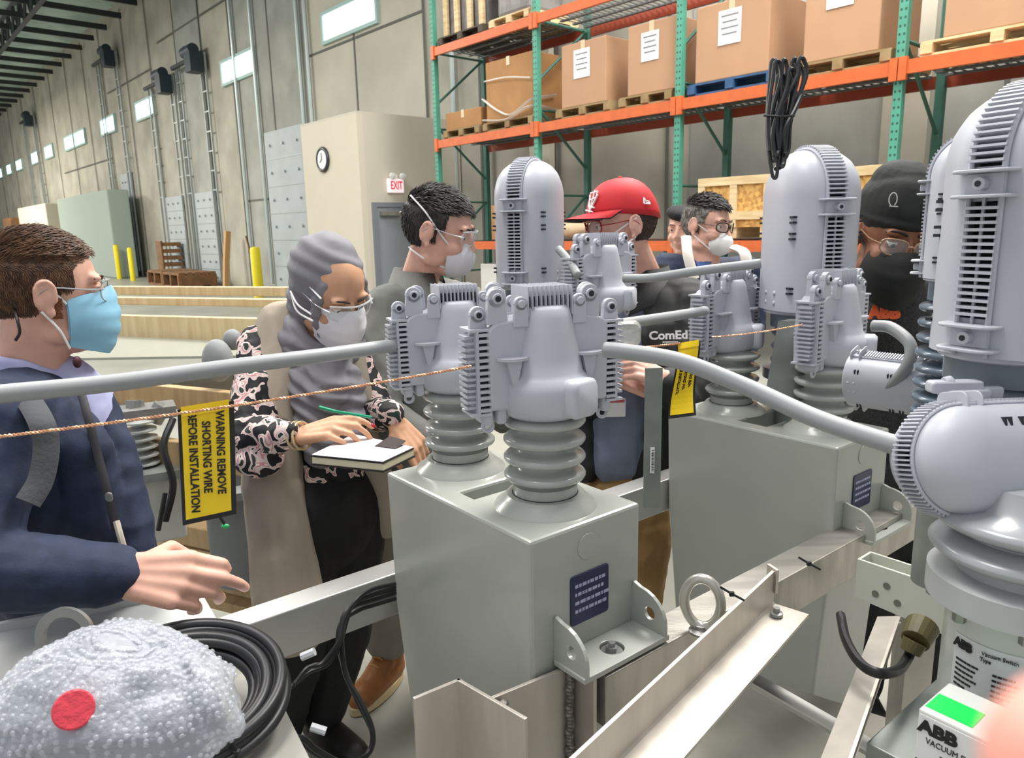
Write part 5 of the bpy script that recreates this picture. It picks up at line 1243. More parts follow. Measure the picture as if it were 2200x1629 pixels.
# ------------------------------------------------------------------ man in the navy jacket
r = person(P(150, 1200, 1.52), 'man in navy jacket and pale blue mask with one hand on the metal channel', SK1); r['_skin'] = SK1.name
az = 52; H = HM(P(94, 634, 1.47)+dirv(az-4)*.008, az, 3, 0, 1.04)
az = 60; b = MB(); head(b, H, P(62, 838, 1.50), .058)
ch, wa, pe = P(105, 985, 1.55), P(125, 1180, 1.70), P(135, 1330, 1.84)
tor(b, ch, az, (.15, .10, .19)); tor(b, wa, az, (.13, .10, .16)); tor(b, pe, az, (.14, .11, .14))
shR, elR, wrR = P(15, 905, 1.36), P(-75, 1225, 1.25), P(258, 1236, 1.33); shL = P(120, 880, 1.74); elL = P(100, 1150, 1.85); wrL = P(180, 1280, 1.86)
for a_, e_, w_ in ((shR, elR, wrR), (shL, elL, wrL)): b.cap(ch+Z*.1, a_, .07, .055); b.cap(a_, e_, .052, .042); b.cap(e_, w_, .042, .028)
tips = hand(b, wrR, RT*.96-UP*.10+FW*.10, -FW*.82+UP*.46, -1, fcurl=[(28, 62, 30), (26, 30, 22), (36, 44, 30), (44, 52, 34)], sc=1.28, thumb=(.9, .8), fat=1.22)
hand(b, wrL, dirv(az), Z, -1, sc=1)
legs(b, pe-Z*.08, az, .085, .055, .04)
skinmesh('body', b, SK1, r, .0042, 4)
eyes(H, r); brows(H, r, mat('brow_brown', '4A3020', .8))
HB = mat('hair_brown', '4A3426', .55, var=.5, vscale=60, col2='6E4E38')
def keepL(p): return p.z > (.050+.030*max(0, (p.y-.02)/.06) if p.y > .035 else (-.012 if p.y > -.028 and p.y < .012 else (.010 if p.y >= .012 else -.045)))
scalp(H, r, HB, keepL, lambda p: (0, .9 if p.z > .05 else .1, .55 if p.y > .03 else -.7 if p.z < .06 else .2), 4200, lambda p: .022 if p.z > .07 else .010, .55, 3, .0013, .002)
st = MB()
for i in range(150):
    u = random.random(); q = H @ V((.0765-u*.004, .002+random.uniform(-.006, .010), -.005-u*.035)); st.ell(q, (.0022, .0022, .003), nu=5, nv=4)
st.build('sideburn', mat('ginger_stubble', '7A4A30', .8), r, world=True)
mask_surg(H, r, MB_, MWL, dp=.040, aw=1.48); glasses(H, r, mat('frame_grey_clear', 'A4A8AA', .15, alpha=.75, spec=1.0), 'safety', .0012)
NAVY = mat('navy_wool', '232E48', .8, var=.25, vscale=30, bump=.15, bscale=200)
j = MB(); tor(j, ch-dirv(az)*.022, az, (.205, .130, .225)); tor(j, wa-dirv(az)*.008, az, (.185, .145, .20)); tor(j, pe, az, (.19, .155, .20))
for a_, e_, w_ in ((shR, elR, wrR-RT*.012), (shL, elL, wrL)):
    j.cap(ch+Z*.13, a_, .085, .082); j.cap(a_, e_, .080, .070); j.cap(e_, w_, .074, .054)
j.cap(P(205, 850, 1.56), P(245, 960, 1.53), .03, .04); j.cap(P(245, 960, 1.53), P(285, 1180, 1.50), .04, .045); j.cap(P(285, 1180, 1.55), P(285, 1330, 1.75), .045, .06)
j.cap(P(105, 870, 1.44), P(168, 965, 1.43), .05, .058); j.cap(P(168, 965, 1.44), P(200, 1120, 1.48), .058, .066); j.cap(P(200, 1120, 1.50), P(190, 1250, 1.66), .066, .08)
skinmesh('jacket', j, NAVY, r, .006, 5, folds=.007, fs=11)
sh = MB(); tor(sh, ch+dirv(az+25)*.045+Z*.02, az+15, (.10, .110, .20)); tor(sh, wa+dirv(az+20)*.055, az+10, (.07, .098, .17))
LIL = mat('lilac_shirt', 'B4B6DC', .7, var=.05, vscale=20)
sc_ = H @ V((0, -.02, -.13)); nk = P(62, 838, 1.50)
for t in range(0, 360, 5):
    a = math.radians(t); p = nk+dirv(az)*math.cos(a)*.088+dirv(az+90)*math.sin(a)*.088; hh = .085-.035*(1+math.cos(a))/2-.03*max(0, math.cos(a))
    sh.cap(p-Z*.06, p+Z*hh-(p-nk)*.12, .012, .008, 8)
skinmesh('shirt', sh, LIL, r, .005, 3, folds=.003, fs=18)
la = MB()
for off, col_ in ((0, 0),):
    pts = [P(172, 835, 1.42), P(190, 900, 1.40), P(212, 985, 1.395), P(232, 1060, 1.39), P(250, 1140, 1.395)]
    la.tube(bez(pts, 6), .0075, 6, flat=.35)
la.build('lanyard', mat('lanyard_black', '1C1A22', .6), r, world=True, smooth=True)
k = MB(); k.rbox(P(234, 1068, 1.375), (.014, .004, .018), .006, axis=1); k.build('lanyard_clip', STEEL, r, world=True)
tw_ = MB(); tw_.tube(bez([P(250, 1120, 1.385), P(258, 1150, 1.38), P(268, 1185, 1.38)], 5), .006, 6); tw_.build('lanyard_tail', mat('pale_cord', 'B9AFA2', .7), r, world=True)
s2 = MB(); s2.tube(bez([P(30, 815, 1.42), P(55, 850, 1.34), P(88, 905, 1.30), P(100, 960, 1.30), P(88, 1030, 1.29), P(60, 1080, 1.27)], 6), .021, 8, flat=.25); s2.build('backpack_strap', mat('strap_grey', '4A4C50', .8, bump=.4, bscale=120), r, world=True, smooth=True)
e_ = MB(); e_.tube(bez([P(28, 655, 1.40), P(38, 690, 1.38), P(42, 715, 1.38), P(33, 732, 1.38)], 5), .0028, 6); e_.build('earpiece_cord', BLACK, r, world=True, smooth=True)
k = MB(); k.ell(P(166, 778, 1.43), (.007, .010, .012)); k.build('tie_knot', mat('tie_red', '401420', .6), r, world=True, smooth=True)
tr = MB(); tor(tr, pe-Z*.12, az, (.17, .13, .14)); legs(tr, pe-Z*.1, az, .10, .08, .06, foot=False); skinmesh('trousers', tr, NAVY, r, .008, 3, folds=.004); shoes(r, pe-Z*.08, az, SHO)
# ------------------------------------------------------------------ woman in the grey hijab
SKW = SK2
r = person(P(700, 1000, 2.16), 'woman in grey hijab, beige cardigan and floral sleeves writing in a notebook', SKW); r['_skin'] = SKW.name
az = 132; H = HM(P(712, 630, 2.02), az, 30, 6, 1.12)
b = MB(); head(b, H, P(672, 770, 2.12), .05, ears=False, jaw=.95)
ch, wa, pe = P(665, 850, 2.16), P(690, 1000, 2.17), P(705, 1100, 2.17)
tor(b, ch, az, (.14, .09, .17), 12); tor(b, wa, az, (.12, .09, .14)); tor(b, pe, az, (.14, .11, .13))
shR, elR, wrR = P(560, 745, 2.10), P(540, 950, 1.93), P(640, 938, 1.83); shL, elL, wrL = P(765, 760, 2.26), P(810, 890, 2.14), P(848, 905, 1.96)
for a_, e_, w_ in ((shR, elR, wrR), (shL, elL, wrL)): b.cap(ch+Z*.1, a_, .06, .045); b.cap(a_, e_, .042, .036); b.cap(e_, w_, .034, .024)
tR = hand(b, wrR, RT*.93+UP*.24-FW*.1, UP*.8-FW*.55, -1, fcurl=[(14, 30, 18), (24, 38, 20), (34, 42, 24), (42, 42, 26)], sc=1.06, thumb=(.6, .9))
tL = hand(b, wrL, RT*.62-UP*.75-FW*.1, UP*.55-FW*.55+RT*.3, 1, fcurl=[(20, 25, 15), (24, 28, 15), (28, 30, 15), (30, 30, 15)], sc=1.06, thumb=(.5, .6))
legs(b, pe-Z*.08, az, .08, .05, .035, lean=-.14, spread=.085)
skinmesh('body', b, SKW, r, .0042, 4)
eyes(H, r, look=(0, -.003)); brows(H, r, mat('brow_black', '1C1512', .8), .004)
NAIL = mat('red_nail', 'A0162A', .2)
disc_nails([tR[0]], r, NAIL, 1.2); disc_nails(tL[:3], r, NAIL, 1.3)
HIJ = mat('hijab_grey', '7E7C82', .75, var=.08, vscale=20, bump=.1, bscale=160)
h = MB()
el(h, H, (0, -.034, .036), (.088, .100, .100), nu=28, nv=18); el(h, H, (0, -.045, -.045), (.080, .080, .085))
Rr = H.to_3x3().normalized()
rim = [H @ V((.066*math.cos(t), .052-.012*abs(math.cos(t))-.010*math.sin(t), -.006+.092*math.sin(t))) for t in [2*math.pi*i/40 for i in range(40)]]
h.tube(rim, .0145, 8, closed=True)
for z_, rr, yy in ((-.105, .078, .010), (-.125, .090, .004), (-.150, .100, -.004)):
    pts = [H @ V((rr*math.cos(t), yy+rr*.82*math.sin(t), z_+.02*math.sin(t*1.0+z_*30))) for t in [2*math.pi*i/36 for i in range(36)]]; h.tube(pts, .024, 8, closed=True)
nb_ = P(672, 775, 2.12); h.ell(nb_-Z*.01, (.12, .10, .075)); h.cap(nb_+dirv(az)*.05, P(705, 840, 2.02), .085, .07); h.cap(P(665, 820, 2.04), P(690, 960, 2.02), .06, .055); h.cap(P(745, 820, 2.05), P(755, 930, 2.03), .05, .04); h.cap(nb_, P(612, 690, 2.20), .06, .045)
def hf(p):
    q = p-nb_; return (.0045 if q.z < .06 else .0022)*math.sin(q.z*150+q.x*60+3.5*noise.noise(p*7))
skinmesh('hijab', h, HIJ, r, .0045, 4, folds=.003, fs=10, fn=hf)
uc = MB(); el(uc, H, (0, .022, .058), (.056, .050, .036)); uc.build('undercap', mat('undercap_black', '1A191B', .8), r, world=True, smooth=True, ang=180)
mask_surg(HM(H.translation, az, 30, 6, 1.06), r, MW, MWL, False)
k = MB(); k.tube(bez([P(632, 578, 1.97), P(655, 605, 1.94), P(690, 642, 1.91)], 6), .0032, 6, flat=.5); k.tube(bez([P(624, 626, 1.97), P(640, 655, 1.93), P(668, 675, 1.91)], 6), .0026, 6); k.tube(bez([P(626, 632, 1.97), P(638, 668, 1.94), P(672, 690, 1.90)], 6), .0026, 6); k.build('mask_strap', MWL, r, world=True, smooth=True)
glasses(H, r, FCLR, 'safety', .0012)
FLO = mat('floral_fabric', 'E2CBC2', .75)
nt = FLO.node_tree; bs = nt.nodes['Principled BSDF']; tc = nt.nodes.new('ShaderNodeTexCoord'); n1 = nt.nodes.new('ShaderNodeTexNoise'); n1.inputs['Scale'].default_value = 26; n1.inputs['Detail'].default_value = 1.5; n1.inputs['Distortion'].default_value = .6
nt.links.new(tc.outputs['Object'], n1.inputs['Vector']); cr = nt.nodes.new('ShaderNodeValToRGB'); cr.color_ramp.interpolation = 'CONSTANT'; nt.links.new(n1.outputs['Fac'], cr.inputs[0])
e0 = cr.color_ramp.elements; e0[0].position = 0; e0[0].color = lin('141418'); e0[1].position = .50; e0[1].color = lin('DCC9C2')
for p_, c_ in ((.565, 'D08F92'), (.60, 'E9DDD6'), (.64, '2C3A34')): x_ = e0.new(p_); x_.color = lin(c_)
nt.links.new(cr.outputs[0], bs.inputs['Base Color'])
fl = MB(); fl.cap(shR, elR, .062, .066); fl.cap(elR+Z*.01, wrR-RT*.022+Z*.004, .068, .034); fl.cap(ch+Z*.08, shR, .06, .06); fl.cap(shL, elL, .05, .052); fl.cap(elL, wrL+Z*.02-RT*.01, .05, .034); fl.ell(P(558, 985, 1.90), (.062, .055, .045))
tor(fl, wa+dirv(az)*.02, az, (.13, .11, .12))
skinmesh('blouse', fl, FLO, r, .0055, 3, folds=.008, fs=16)
KNIT = mat('beige_knit', 'B3A695', .9, var=.1, vscale=6, kind='knit', bump=.5, bscale=260)
ca = MB(); tor(ca, ch-dirv(az)*.03+Z*.0, az, (.170, .115, .19), 8)
ca.cap(P(605, 700, 2.12), P(585, 850, 2.04), .070, .075); ca.cap(P(585, 850, 2.04), P(585, 1050, 2.02), .075, .080); ca.cap(P(590, 1050, 2.02), P(628, 1330, 2.02), .080, .10)
ca.cap(P(735, 700, 2.14), P(775, 860, 2.12), .045, .035); ca.cap(P(775, 860, 2.14), P(830, 1120, 2.24), .035, .05)
tor(ca, wa-dirv(az)*.07, az, (.17, .10, .22)); tor(ca, pe-dirv(az)*.08-Z*.12, az, (.19, .10, .28))
skinmesh('cardigan', ca, KNIT, r, .006, 4, folds=.007, fs=10, fdir=Z)
tr = MB(); BKT = mat('black_trousers', '08080A', .75); tor(tr, pe, az, (.165, .135, .18)); legs(tr, pe-Z*.03, az, .11, .092, .075, spread=.085, foot=False, z0=.12, lean=-.14); tor(tr, wa+dirv(az)*.01-Z*.05, az, (.135, .115, .10)); skinmesh('trousers', tr, BKT, r, .007, 3, folds=.004); shoes(r, pe-Z*.08, az, SHO, spread=.085, lean=-.14)
for q in (0, .014): 
    k = MB(); k.torus(wrR+RT*(-.004+q*1.0)+UP*.002, .034, .0035, ax=tuple((wrR-elR).normalized()+RT*.3), n=24, m=8); k.build('bracelet', mat('pale_gold', 'D9C59C', .25, metal=.6), r, world=True, smooth=True)
k = MB(); k.torus(wrL+UP*.004-RT*.004, .029, .0032, ax=tuple((wrL-elL).normalized()), n=20, m=6); k.build('hair_tie', BLACK, r, world=True, smooth=True)
# pen and notebook
tp = tR[0][0]; k = MB(); k.cyl(P(686, 875, 1.80), P(720, 884, 1.795), .0042, n=10); k.cyl(P(720, 884, 1.795), P(800, 897, 1.76), .0036, n=10); pe_ = root('pen', P(745, 886, 1.79), 0, 'green pen held by the writing hand', 'pen'); k.build('barrel', mat('pen_green', '12906A', .35), pe_, world=True, smooth=True)
k = MB(); k.cyl(P(800, 897, 1.76), P(812, 899, 1.755), .0036, .001, n=10); k.build('tip', INK, pe_, world=True)
nb0 = root('notebook', P(790, 965, 1.80), 0, 'open notebook with cream page block held above the black trousers', 'notebook')
c4 = [P(670, 978, 1.72), P(822, 993, 1.66), P(888, 962, 1.80), P(760, 934, 1.90)]
def slab4(c4, dz0, dz1, sh=0):
    k = MB(); cen = sum(c4, V((0, 0, 0)))/4; n_ = (c4[1]-c4[0]).cross(c4[3]-c4[0]).normalized(); n_ = n_ if n_.z > 0 else -n_
    cc_ = [cen+(p-cen)*(1+sh) for p in c4]; a_ = [p+n_*dz0 for p in cc_]; b_ = [p+n_*dz1 for p in cc_]; k.loft([a_, b_] if (c4[1]-c4[0]).cross(c4[3]-c4[0]).z > 0 else [a_[::-1], b_[::-1]]); return k
slab4(c4, 0, .0015).build('page', mat('page_white', 'E6E2E4', .6), nb0, world=True)
slab4(c4, -.004, -.001, .015).build('elastic_edge', INK, nb0, world=True)
slab4(c4, -.020, -.004).build('page_block', mat('page_cream', 'D9D2B4', .7), nb0, world=True)
slab4(c4, -.024, -.020, .03).build('cover', mat('cover_dark', '241F1E', .6), nb0, world=True)
k = MB(); q = [P(805, 962, 1.792), P(850, 966, 1.775), P(872, 950, 1.815), P(838, 940, 1.85)]; k.loft([[p+Z*.002 for p in q], [p+Z*.004 for p in q]]); k.build('photo_card', mat('dark_card', '4A4242', .3), nb0, world=True)
# ------------------------------------------------------------------ man in the grey shirt
r = person(P(900, 900, 2.46), 'dark-haired man in a grey button shirt and white cup mask looking down', SK4); r['_skin'] = SK4.name
az = 100; H = HM(P(944, 500, 2.36), az, 16, 3, 1.13)
b = MB(); nk = P(900, 606, 2.43); head(b, H, nk, .050)
ch, wa, pe = P(908, 722, 2.50), P(905, 880, 2.50), P(890, 1010, 2.48)
tor(b, ch, az, (.17, .10, .2)); tor(b, wa, az, (.14, .1, .16)); tor(b, pe, az, (.15, .12, .14))
shR, elR, wrR = P(828, 668, 2.36), P(815, 890, 2.20), P(935, 960, 2.12); shL, elL, wrL = P(1005, 660, 2.66), P(1030, 850, 2.6), P(1080, 900, 2.5)
for a_, e_, w_ in ((shR, elR, wrR), (shL, elL, wrL)): b.cap(ch+Z*.1, a_, .07, .06); b.cap(a_, e_, .052, .042); b.cap(e_, w_, .042, .03); hand(b, w_, dirv(az), Z, -1, sc=1.05)
bt = PZ(812, 1462, .05); fd = dirv(205); x_ = dirv(295); fA = V((bt.x, bt.y, 0))-fd*.07+Z*.13; fB = fA+V((.36, .12, 0)); hA, hB = pe-dirv(az)*.02-Z*.06-dirv(az+90)*.0+RT*-.09, pe-Z*.06+RT*.09; kA, kB = hA.lerp(fA, .5)+fd*.04, hB.lerp(fB, .5)+fd*.04
for h_, k_, f_ in ((hA, kA, fA), (hB, kB, fB)): b.cap(h_, k_, .09, .06, 14); b.cap(k_, f_, .06, .042, 14); b.cap(f_-Z*.06, f_-Z*.07+fd*.14, .036, .03, 10)
skinmesh('body', b, SK4, r, .005, 4)
eyes(H, r, look=(0, -.003)); brows(H, r, mat('brow_black', '1C1512', .8), .0045, -.004)
HD = mat('hair_black', '1E1A1A', .5, var=.4, vscale=50, col2='3A3330')
def keepM(p): return p.z > (.062+.02*(p.y-.03)/.05 if p.y > .03 else (.020 if p.y > .010 else (-.018 if p.y > -.032 else -.052)))
scalp(H, r, HD, keepM, lambda p: (-.3, 1.0 if p.z > .06 else .15, -.2 if p.z > .06 else -.9), 4200, lambda p: .027 if p.z > .065 else .014, .42, 8, .0014, .004)
mask_cup(H, r, mat('mask_ridged', 'DEDCE2', .7, kind='knit', bump=.25, bscale=180), MWL, 'head', (.056, .058, .058), (0, .060, -.056), .012)
glasses(H, r, FCLR, 'safety', .0016)
GSH = mat('grey_shirt', '6E6F6B', .8, var=.12, vscale=12, bump=.1, bscale=200)
j = MB(); tor(j, ch-Z*.01, az, (.215, .15, .21)); tor(j, wa, az, (.18, .15, .20)); tor(j, pe+Z*.03, az, (.19, .16, .14))
for a_, e_, w_ in ((shR, elR, wrR), (shL, elL, wrL)): j.cap(ch+Z*.13, a_, .08, .078); j.cap(nk-Z*.03, a_, .055, .07); j.cap(a_, e_, .078, .064); j.cap(e_, w_, .062, .045)
skinmesh('shirt', j, GSH, r, .0065, 4, folds=.009, fs=9)
k = MB(); rr = .088
def collar(nk, az, rad, h, m, r, gap=35, name='collar', tilt=.25, pt=.05):
    k = MB(); N_ = 30; ra, rb, rc = [], [], []
    for i in range(N_+1):
        t = math.radians(gap+(360-2*gap)*i/N_); d = dirv(az)*math.cos(t)+dirv(az+90)*math.sin(t)*.95; e = abs(i/N_-.5)*2
        base = nk+d*rad-Z*(.02*e); ra.append(base); rb.append(base+Z*h-d*rad*.12); rc.append(base+d*(.018+.012*e)-Z*(h*.15+pt*e**3))
    k.loft([ra, rb, rc], cap=False, closed=False); k.loft([[p-Z*.003 for p in ra], [p-Z*.003+(nk-p)*.03 for p in rb], [p-Z*.004 for p in rc]][::-1], cap=False, closed=False); return k.build(name, m, r, world=True, smooth=True, ang=180)
collar(nk-Z*.012, az, .092, .062, GSH, r)
k = MB(); tor(k, nk+dirv(az)*.035-Z*.07, az, (.075, .055, .06)); k.build('undershirt', mat('undershirt_orange', 'C84A1E', .8), r, world=True, smooth=True)
k = MB(); pk = P(862, 735, 2.275); k.rbox(pk, (.10, .012, .11), .01, ax=Matrix.Rotation(-.15, 3, 'Z'), axis=1); k.rbox(pk+Z*.045-FW*.006, (.105, .012, .035), .008, ax=Matrix.Rotation(-.15, 3, 'Z'), axis=1); k.build('chest_pocket', GSH, r, world=True, smooth=True)
KHG = mat('grey_khaki', '8A8478', .85, var=.1, vscale=10)
tr = MB(); tor(tr, pe-Z*.05, az, (.185, .15, .16))
for h_, k_, f_ in ((hA, kA, fA), (hB, kB, fB)): tr.cap(h_, k_, .115, .09, 14); tr.cap(k_, f_+Z*.05, .09, .082, 14)
skinmesh('trousers', tr, KHG, r, .008, 3, folds=.006)
bt = PZ(812, 1462, .05); fd = dirv(205); x_ = dirv(295)
LEA = mat('tan_leather', '9A6232', .5, var=.2, vscale=18)
for q, dd in ((0, V((0, 0, 0))), (1, V((.36, .12, 0)))):
    f0 = V((bt.x, bt.y, .0))+dd; shb = MB()
    shb.cap(f0-fd*.09+Z*.06, f0+fd*.10+Z*.05, .052, .050); shb.cap(f0-fd*.09+Z*.07, f0-fd*.08+Z*.16, .05, .052); shb.cap(f0-fd*.04+Z*.1, f0+fd*.05+Z*.07, .045, .04)
    o = skinmesh('boot', shb, LEA, r, .006, 2)
    s3 = MB(); out = [(math.cos(t)*.055, math.sin(t)*.15+.0) for t in [2*math.pi*i/28 for i in range(28)]]; s3.prism(out, 0.005, .03, lambda u_, v2, h_: f0+x_*u_+fd*(v2+.005)+Z*h_); s3.build('sole', mat('pale_sole', 'C9B48C', .7), o, world=True)
    lc_ = MB()
    for i in range(4): pz = f0+fd*(-.03+.025*i)+Z*(.150-.016*i); lc_.tube(bez([pz-x_*.022, pz+Z*.006, pz+x_*.022], 4), .0035, 5)
    lc_.build('laces', mat('lace_tan', 'B98A4E', .8), o, world=True)
    tr2 = MB().cap(f0-fd*.07+Z*.15, f0-fd*.07+Z*.40, .075, .085)
# ------------------------------------------------------------------ man in the red cap
r = person(P(1370, 900, 2.62), 'man in red cap and open black jacket over a slate blue shirt', SK4); r['_skin'] = SK4.name
az = 256; H = HM(P(1332, 490, 2.50), az, 5, 3, 1.17)
b = MB(); nk = P(1382, 602, 2.60); head(b, H, nk, .052)
ch, wa, pe = P(1385, 712, 2.68), P(1360, 900, 2.66), P(1345, 1030, 2.64)
tor(b, ch, az, (.18, .11, .2)); tor(b, wa, az, (.15, .11, .18)); tor(b, pe, az, (.16, .12, .15))
shL, elL, wrL = P(1478, 652, 2.55), P(1475, 880, 2.40), P(1432, 815, 2.30); shR, elR, wrR = P(1275, 655, 2.78), P(1245, 880, 2.60), P(1300, 845, 2.42)
for a_, e_, w_ in ((shR, elR, wrR), (shL, elL, wrL)): b.cap(ch+Z*.1, a_, .075, .06); b.cap(a_, e_, .055, .045); b.cap(e_, w_, .044, .032)
hand(b, P(1325, 812, 2.36), RT*.9-UP*.25, -FW*.6+UP*.5, -1, fcurl=[(20, 40, 25)]*4, sc=1.15, spread=.12); b.cap(wrR, P(1325, 812, 2.36), .032, .03)
hand(b, wrL, -RT*.8+UP*.3, -FW*.5+UP*.5, 1, curl=(35, 45, 25), sc=1.2)
legs(b, pe-Z*.06, az, .1, .065, .05)
skinmesh('body', b, SK4, r, .005, 4)
eyes(H, r); brows(H, r, HD, .0045, -.003)
def keepC(p): return (p.z > -.045 and p.y < -.020) and p.z < .06
scalp(H, r, mat('hair_dark_short', '3A2C26', .6), keepC, lambda p: (0, -.3, -1), 1400, .010, .3, 4, .0016, .0025)
mask_cup(H, r, MW, MWL, 'ear', (.050, .050, .050), (0, .062, -.052), 0, True); glasses(H, r, FRED, 'safety', .0026)
CAPR = mat('cap_red', 'C81C26', .65, var=.12, vscale=10, bump=.1, bscale=240)
def capmesh(H, r, m, lift=.010, zb=.036, tilt=.18, brim=True, name='cap_crown'):
    k = MB(); N_ = 40; rings = []
    for j_ in range(11):
        f_ = j_/10; ring_ = []
        for i in range(N_):
            t = 2*math.pi*i/N_; el_ = f_*math.pi/2
            x = (CR_R.x+lift)*math.cos(el_)**.85*math.cos(t) if f_ < 1 else .002*math.cos(t); y = CR_C.y+((CR_R.y+lift*1.1)*math.cos(el_)**.85*math.sin(t) if f_ < 1 else .002*math.sin(t)); z = zb+(CR_C.z+CR_R.z+lift*1.9-zb)*math.sin(el_)-tilt*(0 if False else 1)*.10*(1-f_)*max(-.35, -(y)/.1)*1.0
            ring_.append(H @ V((x, y, z)))
        rings.append(ring_)
    inner_ = [[p+(H.translation-p)*.02 for p in r_] for r_ in rings]
    k.loft(rings, cap=True); o = k.build(name, m, r, world=True, smooth=True, ang=180)
    return o
co = capmesh(H, r, CAPR)
k = MB(); top, bot = [], []; N_ = 26
def brimpt(u, v, o):
    a = u*1.25; rx = CR_R.x+.010; y0 = CR_C.y+(CR_R.y+.011)*math.cos(a); x0 = rx*math.sin(a)*1.02
    ext = .075*math.cos(a)**.6*v; return H @ V((x0*(1-.04*v), y0+ext, .036+.018*max(-.35, -y0/.1)*-1*0+.016-.010*v-.010*abs(math.sin(a))**2*(.3+v)-o))
rg = [[brimpt(-1+2*i/N_, v/6, 0) for i in range(N_+1)] for v in range(7)]; rl = [[brimpt(-1+2*i/N_, v/6, .004) for i in range(N_+1)] for v in range(7)]
k.loft(rg, cap=False, closed=False, flip=True); bo = k.build('cap_brim', CAPR, co, world=True, smooth=True, ang=180)
k = MB(); k.loft(rl, cap=False, closed=False); k.build('brim_underside', mat('brim_black', '15161A', .7), co, world=True, smooth=True, ang=180)
k = MB(); el(k, H, (0, -.014, .142), (.006, .006, .004)); k.build('cap_button', CAPR, co, world=True)
# emblems on the crown
def on_cap(t, e, off=.003):
    x = (CR_R.x+.010)*math.cos(e)**.85*math.cos(t); y = CR_C.y+(CR_R.y+.011)*math.cos(e)**.85*math.sin(t); z = .036+(CR_C.z+CR_R.z+.019-.036)*math.sin(e)
    p = V((x, y, z)); n_ = V((x, (y-CR_C.y), (z-.03)*.8)).normalized(); return H @ (p+n_*off), (H.to_3x3() @ n_).normalized()
p_, n_ = on_cap(math.radians(106), .42, .004); xx = Z.cross(n_).normalized()
k = MB()
for (u0, v0, u1, v1) in ((-.020, .026, .016, .030), (.016, .030, .016, .012), (.016, .012, -.014, .006), (-.014, .006, -.012, -.012), (-.012, -.012, .020, -.016), (-.020, .022, -.004, -.02), (.02, .02, .0, -.024), (-.022, -.022, .018, -.028), (0, .034, 0, -.030)):
    yy = n_.cross(xx); k.tube([p_+xx*u0*1.2+yy*v0*1.2, p_+xx*u1*1.2+yy*v1*1.2], .0030, 6)
k.build('front_emblem', WHITE, co, world=True, smooth=True)
p_, n_ = on_cap(math.radians(200), .26, .004); xx = Z.cross(n_).normalized(); yy = n_.cross(xx); k = MB()
for (u0, v0, u1, v1) in ((-.014, -.008, -.006, .012), (-.006, .012, .002, -.008), (.002, -.006, .016, -.006), (-.014, -.008, .016, -.010), (.004, .002, .014, -.002)): k.tube([p_+xx*u0+yy*v0, p_+xx*u1+yy*v1], .0022, 6)
k.build('side_emblem', WHITE, co, world=True, smooth=True)
BJ = mat('black_softshell', '222324', .75, var=.3, vscale=8, bump=.1, bscale=160)
j = MB(); tor(j, ch-dirv(az)*.04, az, (.235, .14, .22)); tor(j, wa-dirv(az)*.05, az, (.215, .13, .24)); tor(j, pe-dirv(az)*.05+Z*.05, az, (.21, .13, .16))
for a_, e_, w_ in ((shR, elR, wrR), (shL, elL, wrL)): j.cap(ch+Z*.13, a_, .09, .085); j.cap(nk-Z*.04-dirv(az)*.03, a_, .06, .075); j.cap(a_, e_, .088, .072); j.cap(e_, w_-(w_-e_)*.15, .070, .052)
j.cap(P(1420, 720, 2.50), P(1418, 990, 2.52), .07, .075); j.cap(P(1262, 740, 2.56), P(1256, 1000, 2.56), .055, .06)
skinmesh('jacket', j, BJ, r, .0065, 4, folds=.009, fs=8)
collar(nk-Z*.03, az, .100, .085, BJ, r, gap=45)
SLB = mat('slate_blue_shirt', '7C869C', .8, var=.1, vscale=14, bump=.1, bscale=160)
j = MB(); tor(j, ch+dirv(az)*.02, az, (.16, .12, .2)); j.cap(P(1330, 760, 2.54), P(1330, 985, 2.54), .095, .10); skinmesh('shirt', j, SLB, r, .006, 3, folds=.006, fs=10)
KH = mat('tan_trousers', '9A7A4C', .85, var=.12, vscale=10)
tr = MB(); tor(tr, P(1345, 1075, 2.60), az, (.19, .15, .14)); legs(tr, pe-Z*.1, az, .12, .10, .09, spread=.12, foot=False, z0=.1); skinmesh('trousers', tr, KH, r, .008, 3, folds=.006); shoes(r, pe-Z*.06, az, SHO)
text('jacket_lettering', 'ComEd', .038, r, P(1436, 721, 2.395), RT+UP*.03, UP, mat('thread_white', 'E8E8E8', .6), sx=1.1, bold=.0012)
k = MB(); k.box(P(1440, 735, 2.395), (.05, .002, .004)); k.build('lettering_underline', WHITE, r, world=True)
k = MB(); k.rbox(P(1322, 876, 2.38), (.066, .003, .062), .004, axis=1); bd = k.build('badge', WHITE, r, world=True); k = MB(); k.box(P(1322, 862, 2.374), (.06, .002, .010)); k.build('badge_stripe', mat('badge_red', 'C04A50', .5), bd, world=True)
k = MB(); k.tube(bez([P(1318, 850, 2.37), P(1312, 800, 2.36), P(1306, 740, 2.38)], 5), .005, 6); k.build('lanyard', mat('lanyard_pattern', '55565C', .6, var=.6, vscale=80), r, world=True)
